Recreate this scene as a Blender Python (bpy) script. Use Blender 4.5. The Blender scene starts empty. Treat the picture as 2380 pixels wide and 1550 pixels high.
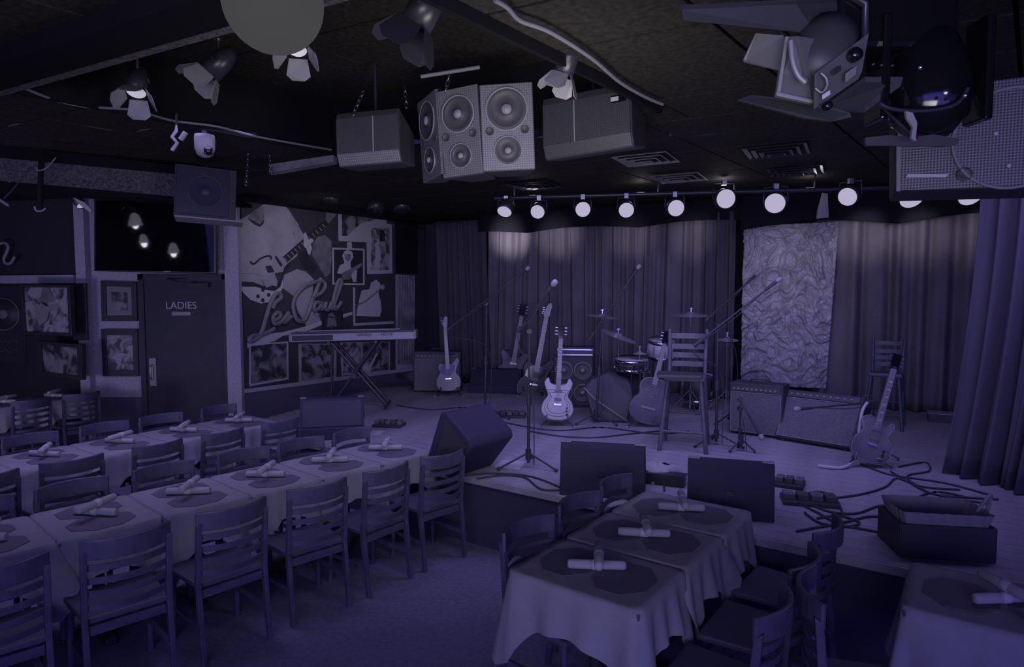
import bpy, bmesh, math, random
from mathutils import Vector, Matrix, Quaternion, noise
random.seed(7)
SC = bpy.context.scene
PI = math.pi
R = math.radians
# ------------------------------------------------------------------ camera, world, light, exposure
HC = 2.13; FPX = 1502.0; TH = R(3.6)
cd = bpy.data.cameras.new('camera'); cam = bpy.data.objects.new('camera', cd); SC.collection.objects.link(cam)
cam.location = (0, 0, HC); cam.rotation_euler = (PI/2 - TH, 0, 0)
cd.sensor_width = 36; cd.lens = FPX/2380*36; cd.clip_start = .05; cd.clip_end = 100
SC.camera = cam
SC.view_settings.view_transform = 'Standard'; SC.view_settings.look = 'None'
SC.view_settings.exposure = 0; SC.view_settings.gamma = 1; SC.view_settings.use_curve_mapping = False
try:
    SC.cycles.use_denoising = True; SC.cycles.max_bounces = 5; SC.cycles.diffuse_bounces = 3; SC.cycles.glossy_bounces = 3
    SC.cycles.sample_clamp_indirect = 2.0
except Exception: pass
W = bpy.data.worlds.new('world'); SC.world = W; W.use_nodes = True
W.node_tree.nodes['Background'].inputs[0].default_value = (.155, .13, .72, 1)
W.node_tree.nodes['Background'].inputs[1].default_value = .68
def lamp(kind, name, loc, aim, energy, color=(1, .95, 1), size=1, size_y=None, spot=60, blend=.8):
    l = bpy.data.lights.new(name, kind); o = bpy.data.objects.new(name, l); SC.collection.objects.link(o)
    o.location = loc; o.rotation_euler = (Vector(aim)-Vector(loc)).to_track_quat('-Z', 'Y').to_euler()
    l.energy = energy; l.color = color
    if kind == 'AREA':
        l.size = size
        if size_y: l.shape = 'RECTANGLE'; l.size_y = size_y
    else: l.shadow_soft_size = size
    if kind == 'SPOT': l.spot_size = R(spot); l.spot_blend = blend
    return o
VIO = (.175, .145, 1)
lamp('AREA', 'house_fill', (-.8, -2.5, 3.3), (-1.2, 3.5, .3), 88, VIO, 6, 2.5)  # added violet fill behind the camera, no such fixture in the room
lamp('AREA', 'low_fill', (0, -3.4, 1.2), (-.3, 4, .4), 34, VIO, 8, 1.6).data.spread = R(110)  # added low fill for the foreground, no lamp stands there
lamp('AREA', 'audience_fill', (-3.3, 5.0, 3.42), (-3.4, 5.6, 0), 32, (.48, .41, 1), 2.4, 1.4).data.spread = R(125)  # added fill over the left tables, without a fixture
lamp('AREA', 'stage_fill', (.8, 5.6, 3.42), (.9, 7.4, .3), 70, (.38, .34, 1), 4.0, 1.4).data.spread = R(130)  # added fill for the stage, not one of the pipe lamps
lamp('AREA', 'stage_fill', (3.6, 4.6, 3.42), (3.9, 6.2, .3), 34, (.38, .32, 1), 2.0, 1.2)  # second added stage fill, for the right side
lamp('AREA', 'ceiling_fill', (-.6, -1.2, 1.7), (-.4, 5, 3.9), 26, (1, .97, .95), 3, 1.0).data.spread = R(100)  # added upward fill to brighten the ceiling, no real lamp
lamp('AREA', 'left_fill', (-6.4, 4.6, 1.0), (-5.8, 9, 2.0), 24, (.72, .66, 1), 1.0, .4)  # added fill for the dark left walls, no lamp there
lamp('AREA', 'speaker_fill', (.3, 3.1, 2.3), (-.2, 4.9, 3.1), 17, (1, .96, 1), 1.0, .5)  # added fill aimed up at the hanging speakers

# ------------------------------------------------------------------ geometry of the view
def ray(px, py):
    a = (px-1190)/FPX; b = (775-py)/FPX
    return Vector((a, math.cos(TH)+b*math.sin(TH), -math.sin(TH)+b*math.cos(TH)))
def at(px, py, Y):
    d = ray(px, py); return Vector((0, 0, HC)) + d*(Y/d.y)
def on(px, py, z):
    d = ray(px, py); return Vector((0, 0, HC)) + d*((z-HC)/d.z)
ZS = .58; ZC = 3.5; ZT = .75
# ------------------------------------------------------------------ materials
MATS = {}
def mat(name, rgb, rough=.6, metal=0, ns=0, nv=.25, bump=0, bs=60, spec=.4, emit=None, es=1):
    if name in MATS: return MATS[name]
    m = bpy.data.materials.new(name); m.use_nodes = True; nt = m.node_tree; b = nt.nodes['Principled BSDF']
    c = (*rgb, 1); b.inputs['Base Color'].default_value = c
    b.inputs['Roughness'].default_value = rough; b.inputs['Metallic'].default_value = metal
    b.inputs['Specular IOR Level'].default_value = spec
    tc = nt.nodes.new('ShaderNodeTexCoord')
    if ns:
        n = nt.nodes.new('ShaderNodeTexNoise'); n.inputs['Scale'].default_value = ns; n.inputs['Detail'].default_value = 5
        nt.links.new(tc.outputs['Object'], n.inputs['Vector'])
        r = nt.nodes.new('ShaderNodeValToRGB'); r.color_ramp.elements[0].position = .35; r.color_ramp.elements[1].position = .65
        r.color_ramp.elements[0].color = (*[v*(1-nv) for v in rgb], 1); r.color_ramp.elements[1].color = (*[min(1, v*(1+nv)) for v in rgb], 1)
        nt.links.new(n.outputs[0], r.inputs[0]); nt.links.new(r.outputs[0], b.inputs['Base Color'])
    if bump:
        n = nt.nodes.new('ShaderNodeTexNoise'); n.inputs['Scale'].default_value = bs; n.inputs['Detail'].default_value = 3
        nt.links.new(tc.outputs['Object'], n.inputs['Vector'])
        bp = nt.nodes.new('ShaderNodeBump'); bp.inputs['Strength'].default_value = bump; bp.inputs['Distance'].default_value = .01
        nt.links.new(n.outputs[0], bp.inputs['Height']); nt.links.new(bp.outputs[0], b.inputs['Normal'])
    if emit:
        b.inputs['Emission Color'].default_value = (*emit, 1); b.inputs['Emission Strength'].default_value = es
    MATS[name] = m; return m
def grille_mat(name, rgb, hole, scale, rough=.5):
    m = mat(name, rgb, rough, .3); nt = m.node_tree; b = nt.nodes['Principled BSDF']
    tc = nt.nodes.new('ShaderNodeTexCoord'); mp = nt.nodes.new('ShaderNodeMapping')
    v = nt.nodes.new('ShaderNodeTexVoronoi'); v.inputs['Scale'].default_value = scale; v.inputs['Randomness'].default_value = .05
    r = nt.nodes.new('ShaderNodeValToRGB'); r.color_ramp.elements[0].position = .28; r.color_ramp.elements[1].position = .42
    r.color_ramp.elements[0].color = (*hole, 1); r.color_ramp.elements[1].color = (*rgb, 1)
    nt.links.new(tc.outputs['Object'], mp.inputs[0]); mp.inputs['Scale'].default_value = (1, .001, 1)
    nt.links.new(mp.outputs[0], v.inputs['Vector']); nt.links.new(v.outputs['Distance'], r.inputs[0]); nt.links.new(r.outputs[0], b.inputs['Base Color'])
    return m
def photo_mat(name, dark, light, scale, pos=.5):
    m = mat(name, dark, .35); nt = m.node_tree; b = nt.nodes['Principled BSDF']
    tc = nt.nodes.new('ShaderNodeTexCoord'); n = nt.nodes.new('ShaderNodeTexNoise'); n.inputs['Scale'].default_value = scale
    n.inputs['Detail'].default_value = 4; n.inputs['Distortion'].default_value = .8
    r = nt.nodes.new('ShaderNodeValToRGB'); r.color_ramp.elements[0].position = pos-.07; r.color_ramp.elements[1].position = pos+.09
    r.color_ramp.elements[0].color = (*dark, 1); r.color_ramp.elements[1].color = (*light, 1)
    nt.links.new(tc.outputs['Object'], n.inputs['Vector']); nt.links.new(n.outputs[0], r.inputs[0]); nt.links.new(r.outputs[0], b.inputs['Base Color'])
    return m
M_floor = mat('floor carpet', (.175, .165, .24), .95, ns=30, nv=.12, bump=.3, bs=200, spec=.1)
M_stage = mat('stage boards', (.32, .30, .33), .5, ns=3, nv=.18, bump=.1, bs=40, spec=.3)
M_skirt = mat('stage skirt', (.06, .056, .09), .9, spec=.1)
M_ceil = mat('black ceiling tile', (.034, .031, .026), .8, ns=25, nv=.3, bump=.4, bs=120, spec=.15)
M_ceilgap = mat('ceiling void', (.006, .006, .007), .9, spec=.05)
M_rim = mat('soffit black', (.012, .011, .014), .8, spec=.1)
M_soff = mat('soffit plaster', (.13, .12, .13), .85, ns=45, nv=.45, bump=1, bs=150, spec=.1)
M_wall = mat('pale plaster', (.46, .43, .52), .85, ns=30, nv=.1, bump=.2, bs=120, spec=.15)
M_walld = mat('dark wall', (.055, .05, .065), .85, spec=.1)
M_wains = mat('wainscot', (.13, .12, .18), .7, spec=.2)
M_door = mat('door paint', (.045, .04, .065), .5, ns=5, nv=.15, spec=.3)
M_trim = mat('dark trim', (.045, .04, .055), .5)
M_cloth = mat('table linen', (.28, .27, .30), .9, ns=8, nv=.05, bump=.15, bs=90, spec=.1)
M_mat = mat('placemat', (.14, .13, .165), .7, spec=.2)
M_nap = mat('napkin', (.36, .345, .38), .9, bump=.2, bs=80, spec=.1)
M_chair = mat('chair wood', (.072, .066, .115), .38, ns=10, nv=.2, spec=.5)
M_chairs = mat('chair seat', (.075, .07, .11), .5)
M_steel = mat('steel', (.5, .5, .52), .35, 1)
M_chrome = mat('chrome', (.75, .75, .78), .15, 1)
M_black = mat('black plastic', (.045, .042, .055), .45, bump=.1, bs=150)
M_blackm = mat('black metal', (.035, .032, .045), .35, spec=.6)
M_gloss = mat('gloss black', (.008, .008, .01), .12, spec=.7)
M_cab = mat('speaker cabinet', (.05, .047, .058), .6, bump=.25, bs=180)
M_tolex = mat('amp vinyl', (.055, .05, .068), .6, bump=.25, bs=250)
M_wedge = mat('wedge vinyl', (.043, .039, .075), .7, bump=.2, bs=200, spec=.2)
M_gcloth = mat('amp grille cloth', (.14, .132, .15), .8, ns=150, nv=.25, spec=.15)
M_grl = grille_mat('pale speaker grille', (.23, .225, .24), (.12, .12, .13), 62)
M_grd = grille_mat('dark speaker grille', (.085, .083, .088), (.06, .06, .065), 70)
M_grn = grille_mat('hexagonal speaker grille', (.20, .195, .20), (.05, .05, .055), 75)
M_wgr = grille_mat('wedge grille', (.04, .037, .07), (.03, .03, .04), 70)
M_cone = mat('speaker cone', (.075, .07, .078), .5)
M_cone2 = mat('speaker surround', (.28, .27, .29), .5)
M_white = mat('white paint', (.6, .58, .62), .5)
M_paper = mat('paper', (.5, .48, .52), .7)
M_galv = mat('pale door steel', (.32, .31, .32), .5, .2)
M_frame = mat('picture frame', (.05, .045, .06), .4)
M_matb = mat('picture mat board', (.26, .24, .27), .8)
M_ph1 = photo_mat('photograph print', (.05, .05, .06), (.30, .28, .32), 5)
M_ph2 = photo_mat('photograph print pale', (.10, .09, .11), (.40, .38, .42), 8, .47)
M_cur = mat('grey curtain', (.185, .165, .19), .85, ns=2, nv=.12, bump=.1, bs=120, spec=.15)
M_curd = mat('dark curtain', (.10, .092, .115), .9, spec=.1)
M_val = mat('black valance', (.016, .015, .022), .95, spec=.05)
M_silver = mat('crumpled silver cloth', (.42, .40, .44), .45, .1, ns=6, nv=.2, bump=.3, bs=30)
M_lens = mat('lit lens', (.02, .02, .02), .5, emit=(.45, .41, .57), es=1)
M_lens2 = mat('lit small lens', (.8, .8, .8), .3, emit=(.33, .31, .36), es=1)
M_globe = mat('globe glass', (.004, .004, .004), .7, spec=.05, emit=(.055, .055, .057), es=1)
M_pend = mat('pendant glow', (.3, .3, .3), .4, emit=(1.6, 1.5, 1.9), es=8)
M_cable = mat('cable', (.05, .046, .06), .6)
M_rope = mat('pale cable', (.22, .21, .23), .6)
M_wood = mat('light guitar finish', (.42, .38, .42), .3, ns=4, nv=.15)
M_sun = mat('sunburst finish', (.17, .155, .18), .25, ns=3, nv=.4)
M_dwood = mat('dark guitar finish', (.12, .11, .135), .25, ns=3, nv=.3)
M_white_l = mat('cream guitar finish', (.42, .40, .44), .3)
M_maple = mat('maple neck', (.42, .40, .42), .4)
M_rose = mat('rosewood board', (.16, .15, .17), .5)
M_rose2 = mat('greyish fretboard', (.26, .245, .27), .5)
M_brass = mat('cymbal bronze', (.42, .40, .44), .35, .25)
M_drumh = mat('drum head', (.55, .53, .57), .5)
M_case = mat('keyboard casing', (.36, .35, .38), .4)
M_mur = mat('mural dark ground', (.06, .055, .07), .6)
M_murw = mat('mural white', (.52, .50, .54), .6)
M_murl = mat('mural pale shirt', (.36, .34, .38), .6, ns=4, nv=.12)
M_murm = mat('mural mid grey', (.20, .19, .215), .6, ns=6, nv=.3)
M_ink = mat('mural ink', (.035, .032, .042), .6)
M_screen = photo_mat('lit screen picture', (.08, .07, .09), (.42, .40, .45), 6, .45)
M_tv = mat('television glass', (.004, .004, .006), .03, spec=.8)
M_neon = mat('white neon tube', (.3, .29, .32), .4)
# ------------------------------------------------------------------ mesh builder
class MB:
    def __init__(s): s.v = []; s.f = []; s.sm = []
    def add(s, vs, fs, sm=False):
        o = len(s.v); s.v += [Vector(v) for v in vs]; s.f += [[i+o for i in f] for f in fs]; s.sm += [sm]*len(fs); return s
    def box(s, c, d, M=None):
        x, y, z = d[0]/2, d[1]/2, d[2]/2; c = Vector(c)
        vs = [Vector((a*x, b*y, e*z)) for a in (-1, 1) for b in (-1, 1) for e in (-1, 1)]
        vs = [(M @ v if M else v)+c for v in vs]
        return s.add(vs, [(0, 1, 3, 2), (4, 6, 7, 5), (0, 4, 5, 1), (2, 3, 7, 6), (0, 2, 6, 4), (1, 5, 7, 3)])
    def cyl(s, a, b, r0, r1=None, n=12, caps=True):
        a = Vector(a); b = Vector(b); r1 = r0 if r1 is None else r1
        q = (b-a).to_track_quat('Z', 'Y') if (b-a).length > 1e-9 else Quaternion()
        vs = []
        for k in range(n):
            w = Vector((math.cos(2*PI*k/n), math.sin(2*PI*k/n), 0)); vs += [a+q@(w*r0), b+q@(w*r1)]
        s.add(vs, [(2*k, 2*((k+1) % n), 2*((k+1) % n)+1, 2*k+1) for k in range(n)], True)
        if caps: s.add([vs[2*k] for k in range(n)][::-1], [list(range(n))]); s.add([vs[2*k+1] for k in range(n)], [list(range(n))])
        return s
    def tube(s, pts, r, n=6, smooth=True):
        pts = [Vector(p) for p in pts]
        if smooth and len(pts) > 2: pts = crom(pts)
        vs = []; m = len(pts)
        for i, p in enumerate(pts):
            t = (pts[min(i+1, m-1)]-pts[max(i-1, 0)]); q = t.to_track_quat('Z', 'Y')
            rr = r(i/(m-1)) if callable(r) else r
            vs += [p+q@Vector((math.cos(2*PI*k/n)*rr, math.sin(2*PI*k/n)*rr, 0)) for k in range(n)]
        fs = []
        for i in range(m-1):
            # match rotation offset between rings
            best = min(range(n), key=lambda o: (vs[i*n]-vs[(i+1)*n+o]).length)
            for k in range(n): fs.append((i*n+k, i*n+(k+1) % n, (i+1)*n+(k+1+best) % n, (i+1)*n+(k+best) % n))
        s.add(vs, fs, True); s.add(vs[:n][::-1], [list(range(n))]); s.add(vs[-n:], [list(range(n))]); return s
    def lathe(s, prof, c=(0, 0, 0), Q=None, n=24):
        c = Vector(c); vs = []
        for (r, z) in prof:
            for k in range(n):
                v = Vector((r*math.cos(2*PI*k/n), r*math.sin(2*PI*k/n), z)); vs.append((Q @ v if Q else v)+c)
        fs = [(i*n+k, i*n+(k+1) % n, (i+1)*n+(k+1) % n, (i+1)*n+k) for i in range(len(prof)-1) for k in range(n)]
        return s.add(vs, fs, True)
    def prism(s, poly, ext, base=None):       # poly: 3D points in a plane, ext: vector
        e = Vector(ext); p = [Vector(q) for q in poly]; n = len(p)
        s.add(p+[q+e for q in p], [list(range(n))[::-1], list(range(n, 2*n))]+[(k, (k+1) % n, n+(k+1) % n, n+k) for k in range(n)]); return s
    def ribbon(s, pts, h, t):                 # a curved upright board: pts along its middle line
        pts = [Vector(p) for p in pts]; vs = []; m = len(pts)
        for i, p in enumerate(pts):
            d = pts[min(i+1, m-1)]-pts[max(i-1, 0)]; nn = Vector((-d.y, d.x, 0)).normalized()*t/2; u = Vector((0, 0, h/2))
            vs += [p-nn-u, p+nn-u, p+nn+u, p-nn+u]
        fs = [(4*i+k, 4*i+(k+1) % 4, 4*i+4+(k+1) % 4, 4*i+4+k) for i in range(m-1) for k in range(4)]
        fs += [(3, 2, 1, 0), (4*m-4, 4*m-3, 4*m-2, 4*m-1)]
        return s.add(vs, fs)
    def grid(s, fn, nu, nv):
        vs = [fn(i/nu, j/nv) for j in range(nv+1) for i in range(nu+1)]
        fs = [(j*(nu+1)+i, j*(nu+1)+i+1, (j+1)*(nu+1)+i+1, (j+1)*(nu+1)+i) for j in range(nv) for i in range(nu)]
        return s.add(vs, fs, True)
    def mesh(s, name, m):
        me = bpy.data.meshes.new(name); me.from_pydata([tuple(v) for v in s.v], [], s.f)
        me.polygons.foreach_set('use_smooth', s.sm); me.materials.append(m)
        bm = bmesh.new(); bm.from_mesh(me); bmesh.ops.recalc_face_normals(bm, faces=bm.faces); bm.to_mesh(me); bm.free()
        me.update(); return me
def crom(P, k=6):
    out = []
    for i in range(len(P)-1):
        a, b, c, d = P[max(i-1, 0)], P[i], P[i+1], P[min(i+2, len(P)-1)]
        for j in range(k):
            t = j/k; out.append(.5*((2*b)+(c-a)*t+(2*a-5*b+4*c-d)*t*t+(3*b-a-3*c+d)*t**3))
    out.append(P[-1]); return out
def obj(name, mb, m, parent=None, bevel=0, loc=None, label=None):
    o = bpy.data.objects.new(name, mb.mesh(name, m) if isinstance(mb, MB) else mb); SC.collection.objects.link(o)
    if parent: o.parent = parent
    if loc is not None: o.location = loc
    if bevel:
        b = o.modifiers.new('bevel', 'BEVEL'); b.width = bevel; b.segments = 2; b.limit_method = 'ANGLE'
    if label: o['label'] = label
    return o
def tag(o, label, cat, group=None):
    o['label'] = label; o['category'] = cat
    if group: o['group'] = group
    return o
def thing(name, label, cat, loc=(0, 0, 0), rz=0, group=None, rot=None):
    o = bpy.data.objects.new(name, None); SC.collection.objects.link(o); o.empty_display_size = .1
    o.location = loc; o.rotation_euler = rot if rot else (0, 0, rz); return tag(o, label, cat, group)
def struct(name, mb, m, parent=None, bevel=0):
    o = obj(name, mb, m, parent, bevel)
    if not parent: o['kind'] = 'structure'
    return o
def dup(root, loc, rz=None, label=None, group=None, rot=None):
    r = root.copy(); SC.collection.objects.link(r); r.location = loc
    if rz is not None: r.rotation_euler = (0, 0, rz)
    if rot is not None: r.rotation_euler = rot
    if label: r['label'] = label
    if group: r['group'] = group
    for ch in list(root.children):
        c = ch.copy(); SC.collection.objects.link(c); c.parent = r
        for g in list(ch.children):
            d = g.copy(); SC.collection.objects.link(d); d.parent = c
    return r
def text(name, body, m, parent, loc, size, rot=(PI/2, 0, 0), ext=.002):
    c = bpy.data.curves.new(name, 'FONT'); c.body = body; c.size = size; c.extrude = ext; c.align_x = 'CENTER'; c.align_y = 'CENTER'
    c.materials.append(m); o = bpy.data.objects.new(name, c); SC.collection.objects.link(o); o.parent = parent
    bpy.context.view_layer.update(); me = bpy.data.meshes.new_from_object(o.evaluated_get(bpy.context.evaluated_depsgraph_get()))
    bpy.data.objects.remove(o); o = bpy.data.objects.new(name, me); SC.collection.objects.link(o); o.parent = parent
    o.location = loc; o.rotation_euler = rot; return o
def ngon(c, rx, rz_, n=16, y=0, a0=0):
    return [Vector((c[0]+rx*math.cos(a0+2*PI*k/n), y, c[1]+rz_*math.sin(a0+2*PI*k/n))) for k in range(n)]
UP = Vector((0, 0, 1))
# ------------------------------------------------------------------ the room
u2 = Vector((.817, -.576, 0)); u1 = Vector((.576, .817, 0))
E0 = Vector((-.486, 5.49, 0))                                # a point of the stage's front edge
struct('floor', MB().prism([(-12, -5, -.05), (9, -5, -.05), (9, 15, -.05), (-12, 15, -.05)], (0, 0, .05)), M_floor)
def se(t, k=0): return E0+u2*t+u1*k                            # stage coordinates: along the front edge, inward
# stage: base box and boards
sp = [se(-4.0), se(6.4), se(6.4, 9.5), se(-4.0, 3.6)]
sp = [se(-3.35), se(7.2), se(7.2, 7.2), se(-1.2, 7.6), se(-4.3, 3.2)]
stg = struct('stage_floor', MB().prism([Vector((p.x, p.y, 0.0)) for p in sp], (0, 0, ZS-.022)), M_skirt)
bd = MB().box((0, 0, 0), (10.4, .146, .022)).mesh('board', M_stage)
bd2 = MB().box((0, 0, 0), (11.2, .146, .022)).mesh('board', M_stage)
for k in range(49):
    y = .075+k*.15
    b = bpy.data.objects.new('board', bd); SC.collection.objects.link(b); b.parent = stg
    t0 = -3.35 - .95*min(y/3.2, 1) if y < 3.2 else -4.3+3.1*(y-3.2)/4.4
    L = 7.1-t0; b.scale = (L/10.4, 1, 1)
    c = se(t0+L/2, y); b.location = (c.x, c.y, ZS-.011); b.rotation_euler = (0, 0, math.atan2(u2.y, u2.x))
struct('trim_1', MB().box((0, 0, 0), (10.5, .03, .05)), M_stage).location = se(1.9, -.018)+UP*(ZS-.026)
bpy.data.objects['trim_1'].rotation_euler = (0, 0, math.atan2(u2.y, u2.x))
# ceiling, with the raised coffer
Lc, Fc, Rc = on(5, 190, ZC), on(776, 347, ZC), on(1540, 242, ZC); Nc = Lc+Rc-Fc
e1 = (Fc-Lc); e2 = (Rc-Fc); a1 = e1.normalized(); a2 = e2.normalized()
ce = struct('ceiling', MB(), M_ceilgap)
def cplane(o, pts, z, t=.05): return [Vector((p.x, p.y, z)) for p in pts]
mb = MB()
far = 30
# four void slabs around the coffer
def slab(mb, p, q, r, s_, z, t): mb.prism([Vector((v.x, v.y, z)) for v in (p, q, r, s_)], (0, 0, t))
def cc(i, j): return Lc + a1*i + a2*j
l1, l2 = e1.length, e2.length
slab(mb, cc(-9, -9), cc(16, -9), cc(16, 0), cc(-9, 0), ZC+.02, .05)
slab(mb, cc(-9, l2), cc(16, l2), cc(16, 16), cc(-9, 16), ZC+.02, .05)
slab(mb, cc(-9, 0), cc(0, 0), cc(0, l2), cc(-9, l2), ZC+.02, .05)
slab(mb, cc(l1, 0), cc(16, 0), cc(16, l2), cc(l1, l2), ZC+.02, .05)
slab(mb, cc(0, 0), cc(l1, 0), cc(l1, l2), cc(0, l2), 3.97, .05)
ce.data = mb.mesh('ceiling', M_ceilgap)
# tiles: parallelogram cells along a1 / a2
TW, TL = .61, 1.22
def tile_mesh(di, dj, w, l):
    g = .012
    return MB().prism([a1*(di+g)+a2*(dj+g), a1*(di+w-g)+a2*(dj+g), a1*(di+w-g)+a2*(dj+l-g), a1*(di+g)+a2*(dj+l-g)], (0, 0, .018)).mesh('ceiling_tile', M_ceil)
tm = tile_mesh(0, 0, TW, TL); n = 0
cells = []
for i in range(-5, 16):
    for j in range(-7, 8):
        p = cc(i*TW, j*TL + (l2-2*TL)/2)
        mid = p+a1*TW/2+a2*TL/2
        if mid.y < .6 or mid.y > 13.2 or abs(mid.x) > mid.y*.95+1.2 or mid.x > 7.2: continue
        ii0, ii1, jj0, jj1 = i*TW, (i+1)*TW, j*TL+(l2-2*TL)/2, (j+1)*TL+(l2-2*TL)/2
        # clip the cell against the coffer rectangle
        if ii1 > 0 and ii0 < l1 and jj1 > 0 and jj0 < l2:
            segs = []
            if jj0 < 0: segs.append((ii0, ii1, jj0, 0))
            if jj1 > l2: segs.append((ii0, ii1, l2, jj1))
            j0, j1 = max(jj0, 0), min(jj1, l2)
            if ii0 < 0: segs.append((ii0, 0, j0, j1))
            if ii1 > l1: segs.append((l1, ii1, j0, j1))
            for s_ in segs:
                if s_[1]-s_[0] > .05 and s_[3]-s_[2] > .05: cells.append(s_)
            continue
        cells.append((ii0, ii1, jj0, jj1))
for (i0, i1, j0, j1) in cells:
    full = abs(i1-i0-TW) < 1e-4 and abs(j1-j0-TL) < 1e-4
    me = tm if full else tile_mesh(0, 0, i1-i0, j1-j0)
    o = bpy.data.objects.new('ceiling_tile', me); SC.collection.objects.link(o); o.parent = ce
    p = cc(i0, j0); o.location = (p.x, p.y, ZC+random.uniform(-.002, .002))
for i in range(4):
    for j in range(3):
        w_, l_ = l1/4, l2/3
        o = bpy.data.objects.new('ceiling_tile', tile_mesh(0, 0, w_, l_)); SC.collection.objects.link(o); o.parent = ce
        p = cc(i*w_, j*l_); o.location = (p.x, p.y, 3.95)
# coffer side walls and black rim boards
mb = MB()
for (p, q) in ((cc(0, 0), cc(l1, 0)), (cc(l1, 0), cc(l1, l2)), (cc(l1, l2), cc(0, l2)), (cc(0, l2), cc(0, 0))):
    d = (q-p).normalized(); nn = Vector((d.y, -d.x, 0))*(-.03)
    mb.prism([Vector((p.x, p.y, ZC-.06)), Vector((q.x, q.y, ZC-.06)), Vector((q.x, q.y, 3.97)), Vector((p.x, p.y, 3.97))], nn*-1)
struct('trim_2', mb, M_rim)
mb = MB()
def board(mb, p, q, w, nn, z0, z1): mb.prism([Vector((v.x, v.y, z0)) for v in (p, q, q+nn*w, p+nn*w)], (0, 0, z1-z0))
board(mb, cc(-.08, -.05), cc(-.08, l2), .26, -a1, ZC-.10, ZC-.001)
struct('trim_3', mb, M_rim)
mb = MB(); board(mb, cc(-.0, 0), cc(-.0, l2), .07, -a1, ZC-.09, ZC-.001)
struct('trim_4', mb, M_soff)
# walls
YD = 9.4; XA, XB = -6.15, -4.0
PW0 = Vector((XB, YD, 0)); PWD = Vector((.595, .804, 0)); PWN = Vector((.804, -.595, 0))     # poster wall, its normal towards the room
def wallbox(name, p, q, z0, z1, m, t=.1, side=1, parent=None):
    p = Vector((p[0], p[1], 0)); q = Vector((q[0], q[1], 0)); d = (q-p).normalized(); nn = Vector((-d.y, d.x, 0))*t*side
    return struct(name, MB().prism([p+UP*z0, q+UP*z0, q+UP*z1, p+UP*z1], nn), m, parent)
wallbox('wall_back', (XA, YD), (XB, YD), 0, ZC, M_wall)
wallbox('wall_left', (XA, YD), (-10.5, 10.6), 0, ZC, M_walld, side=-1)
wallbox('wall_far_left', (-10.5, 10.6), (-10.5, -4), 0, ZC, M_walld, side=-1)
pe = PW0+PWD*3.9
wallbox('wall_stage_left', PW0, pe, 0, ZC, M_walld)
BC0 = Vector((-.40, 11.5, 0)); BCD = Vector((.878, -.478, 0)); BCN = Vector((-.478, -.878, 0))
wallbox('wall_stage_back', pe+Vector((-.6, .45, 0)), BC0+BCD*8.6-BCN*.9, 0, ZC, M_walld)
wallbox('wall_right', (7.3, 8.1), (7.3, -4), 0, ZC, M_walld)
# wainscot and its rail on the door wall and the poster wall
zw = .60
struct('baseboard_back', MB().box(((XA+(-5.36))/2, YD-.02, zw/2), (abs(XA+5.36), .04, zw)).box(((-4.13+XB)/2, YD-.02, zw/2), (.13, .04, zw)), M_wains)
p0, p1 = PW0, PW0+PWD*3.85
struct('baseboard_stage', MB().prism([p0+PWN*.0, p1, p1+UP*.66, p0+UP*.66], PWN*.03), M_wains)
struct('trim_5', MB().prism([p0+UP*.66, p1+UP*.66, p1+UP*.72, p0+UP*.72], PWN*.06), M_wall)
struct('trim_6', MB().box((XA-.02, YD-.05, ZC/2), (.14, .14, ZC)), M_wall)
struct('trim_7', MB().box((XB-.02, YD-.05, ZC/2), (.2, .10, ZC)), M_wall)
struct('trim_8', MB().box((-7.1, 9.60, 2.33), (1.6, .05, .12), Matrix.Rotation(R(-15.4), 3, 'Z')), M_wall)
# soffit beam over the left side
b0, b1, b2, b3 = at(-90, 352, 6.0), at(412, 403, 6.9), at(412, 457, 6.9), at(-90, 410, 6.0)
tb = struct('trim_9', MB().prism([b0, b1, b2, b3], Vector((0, .5, 0))), M_soff)
for x_, y0_, y1_, Y_ in ((19, 364, 424, 6.19), (343, 397, 450, 6.77)):
    obj('seam', MB().cyl(at(x_, y0_, Y_), at(x_+3, y1_, Y_), .006, n=6), M_matb, tb)
struct('trim_10', MB().prism([at(-90, 325, 5.95), at(412, 385, 6.85), at(412, 403, 6.85), at(-90, 356, 5.95)], Vector((0, .5, 0))), M_rim)
struct('trim_11', MB().prism([at(-90, 408, 6.05), at(560, 466, 7.2), at(560, 476, 7.2), at(-90, 436, 6.05)], Vector((0, .3, 0))), M_rim)
t = thing('hanging_bracket', 'dark pole and loose wires hanging under the left beam', 'bracket', at(95, 420, 5.9))
obj('pole', MB().cyl(at(97, 345, 5.9)-t.location, at(92, 486, 5.9)-t.location, .022), M_rim, t)
obj('hook', MB().tube([at(x, y, 5.9)-t.location for x, y in ((80, 480), (85, 490), (98, 490), (106, 484))], .008), M_rope, t)
obj('wire', MB().tube([at(x, y, 5.85)-t.location for x, y in ((8, 462), (30, 440), (62, 400), (85, 385))], .006), M_cable, t)
obj('wire', MB().tube([at(x, y, 5.85)-t.location for x, y in ((82, 388), (90, 396), (108, 390), (130, 366))], .007), M_rope, t)
obj('pipe', MB().cyl(at(-40, 438, 5.9)-t.location, at(20, 478, 5.9)-t.location, .012), M_rope, t)
for (xa, xb, z) in ((15, 19, 0), (338, 342, 0)):
    pass
# black bulkhead between soffit and poster, over the poster and left of curtain
struct('trim_12', MB().prism([Vector((-3.95, 9.2, 3.44)), Vector((-1.7, 12.2, 3.40)), Vector((-1.7, 12.2, ZC)), Vector((-3.95, 9.2, ZC))], PWN*.35), M_rim)
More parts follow.
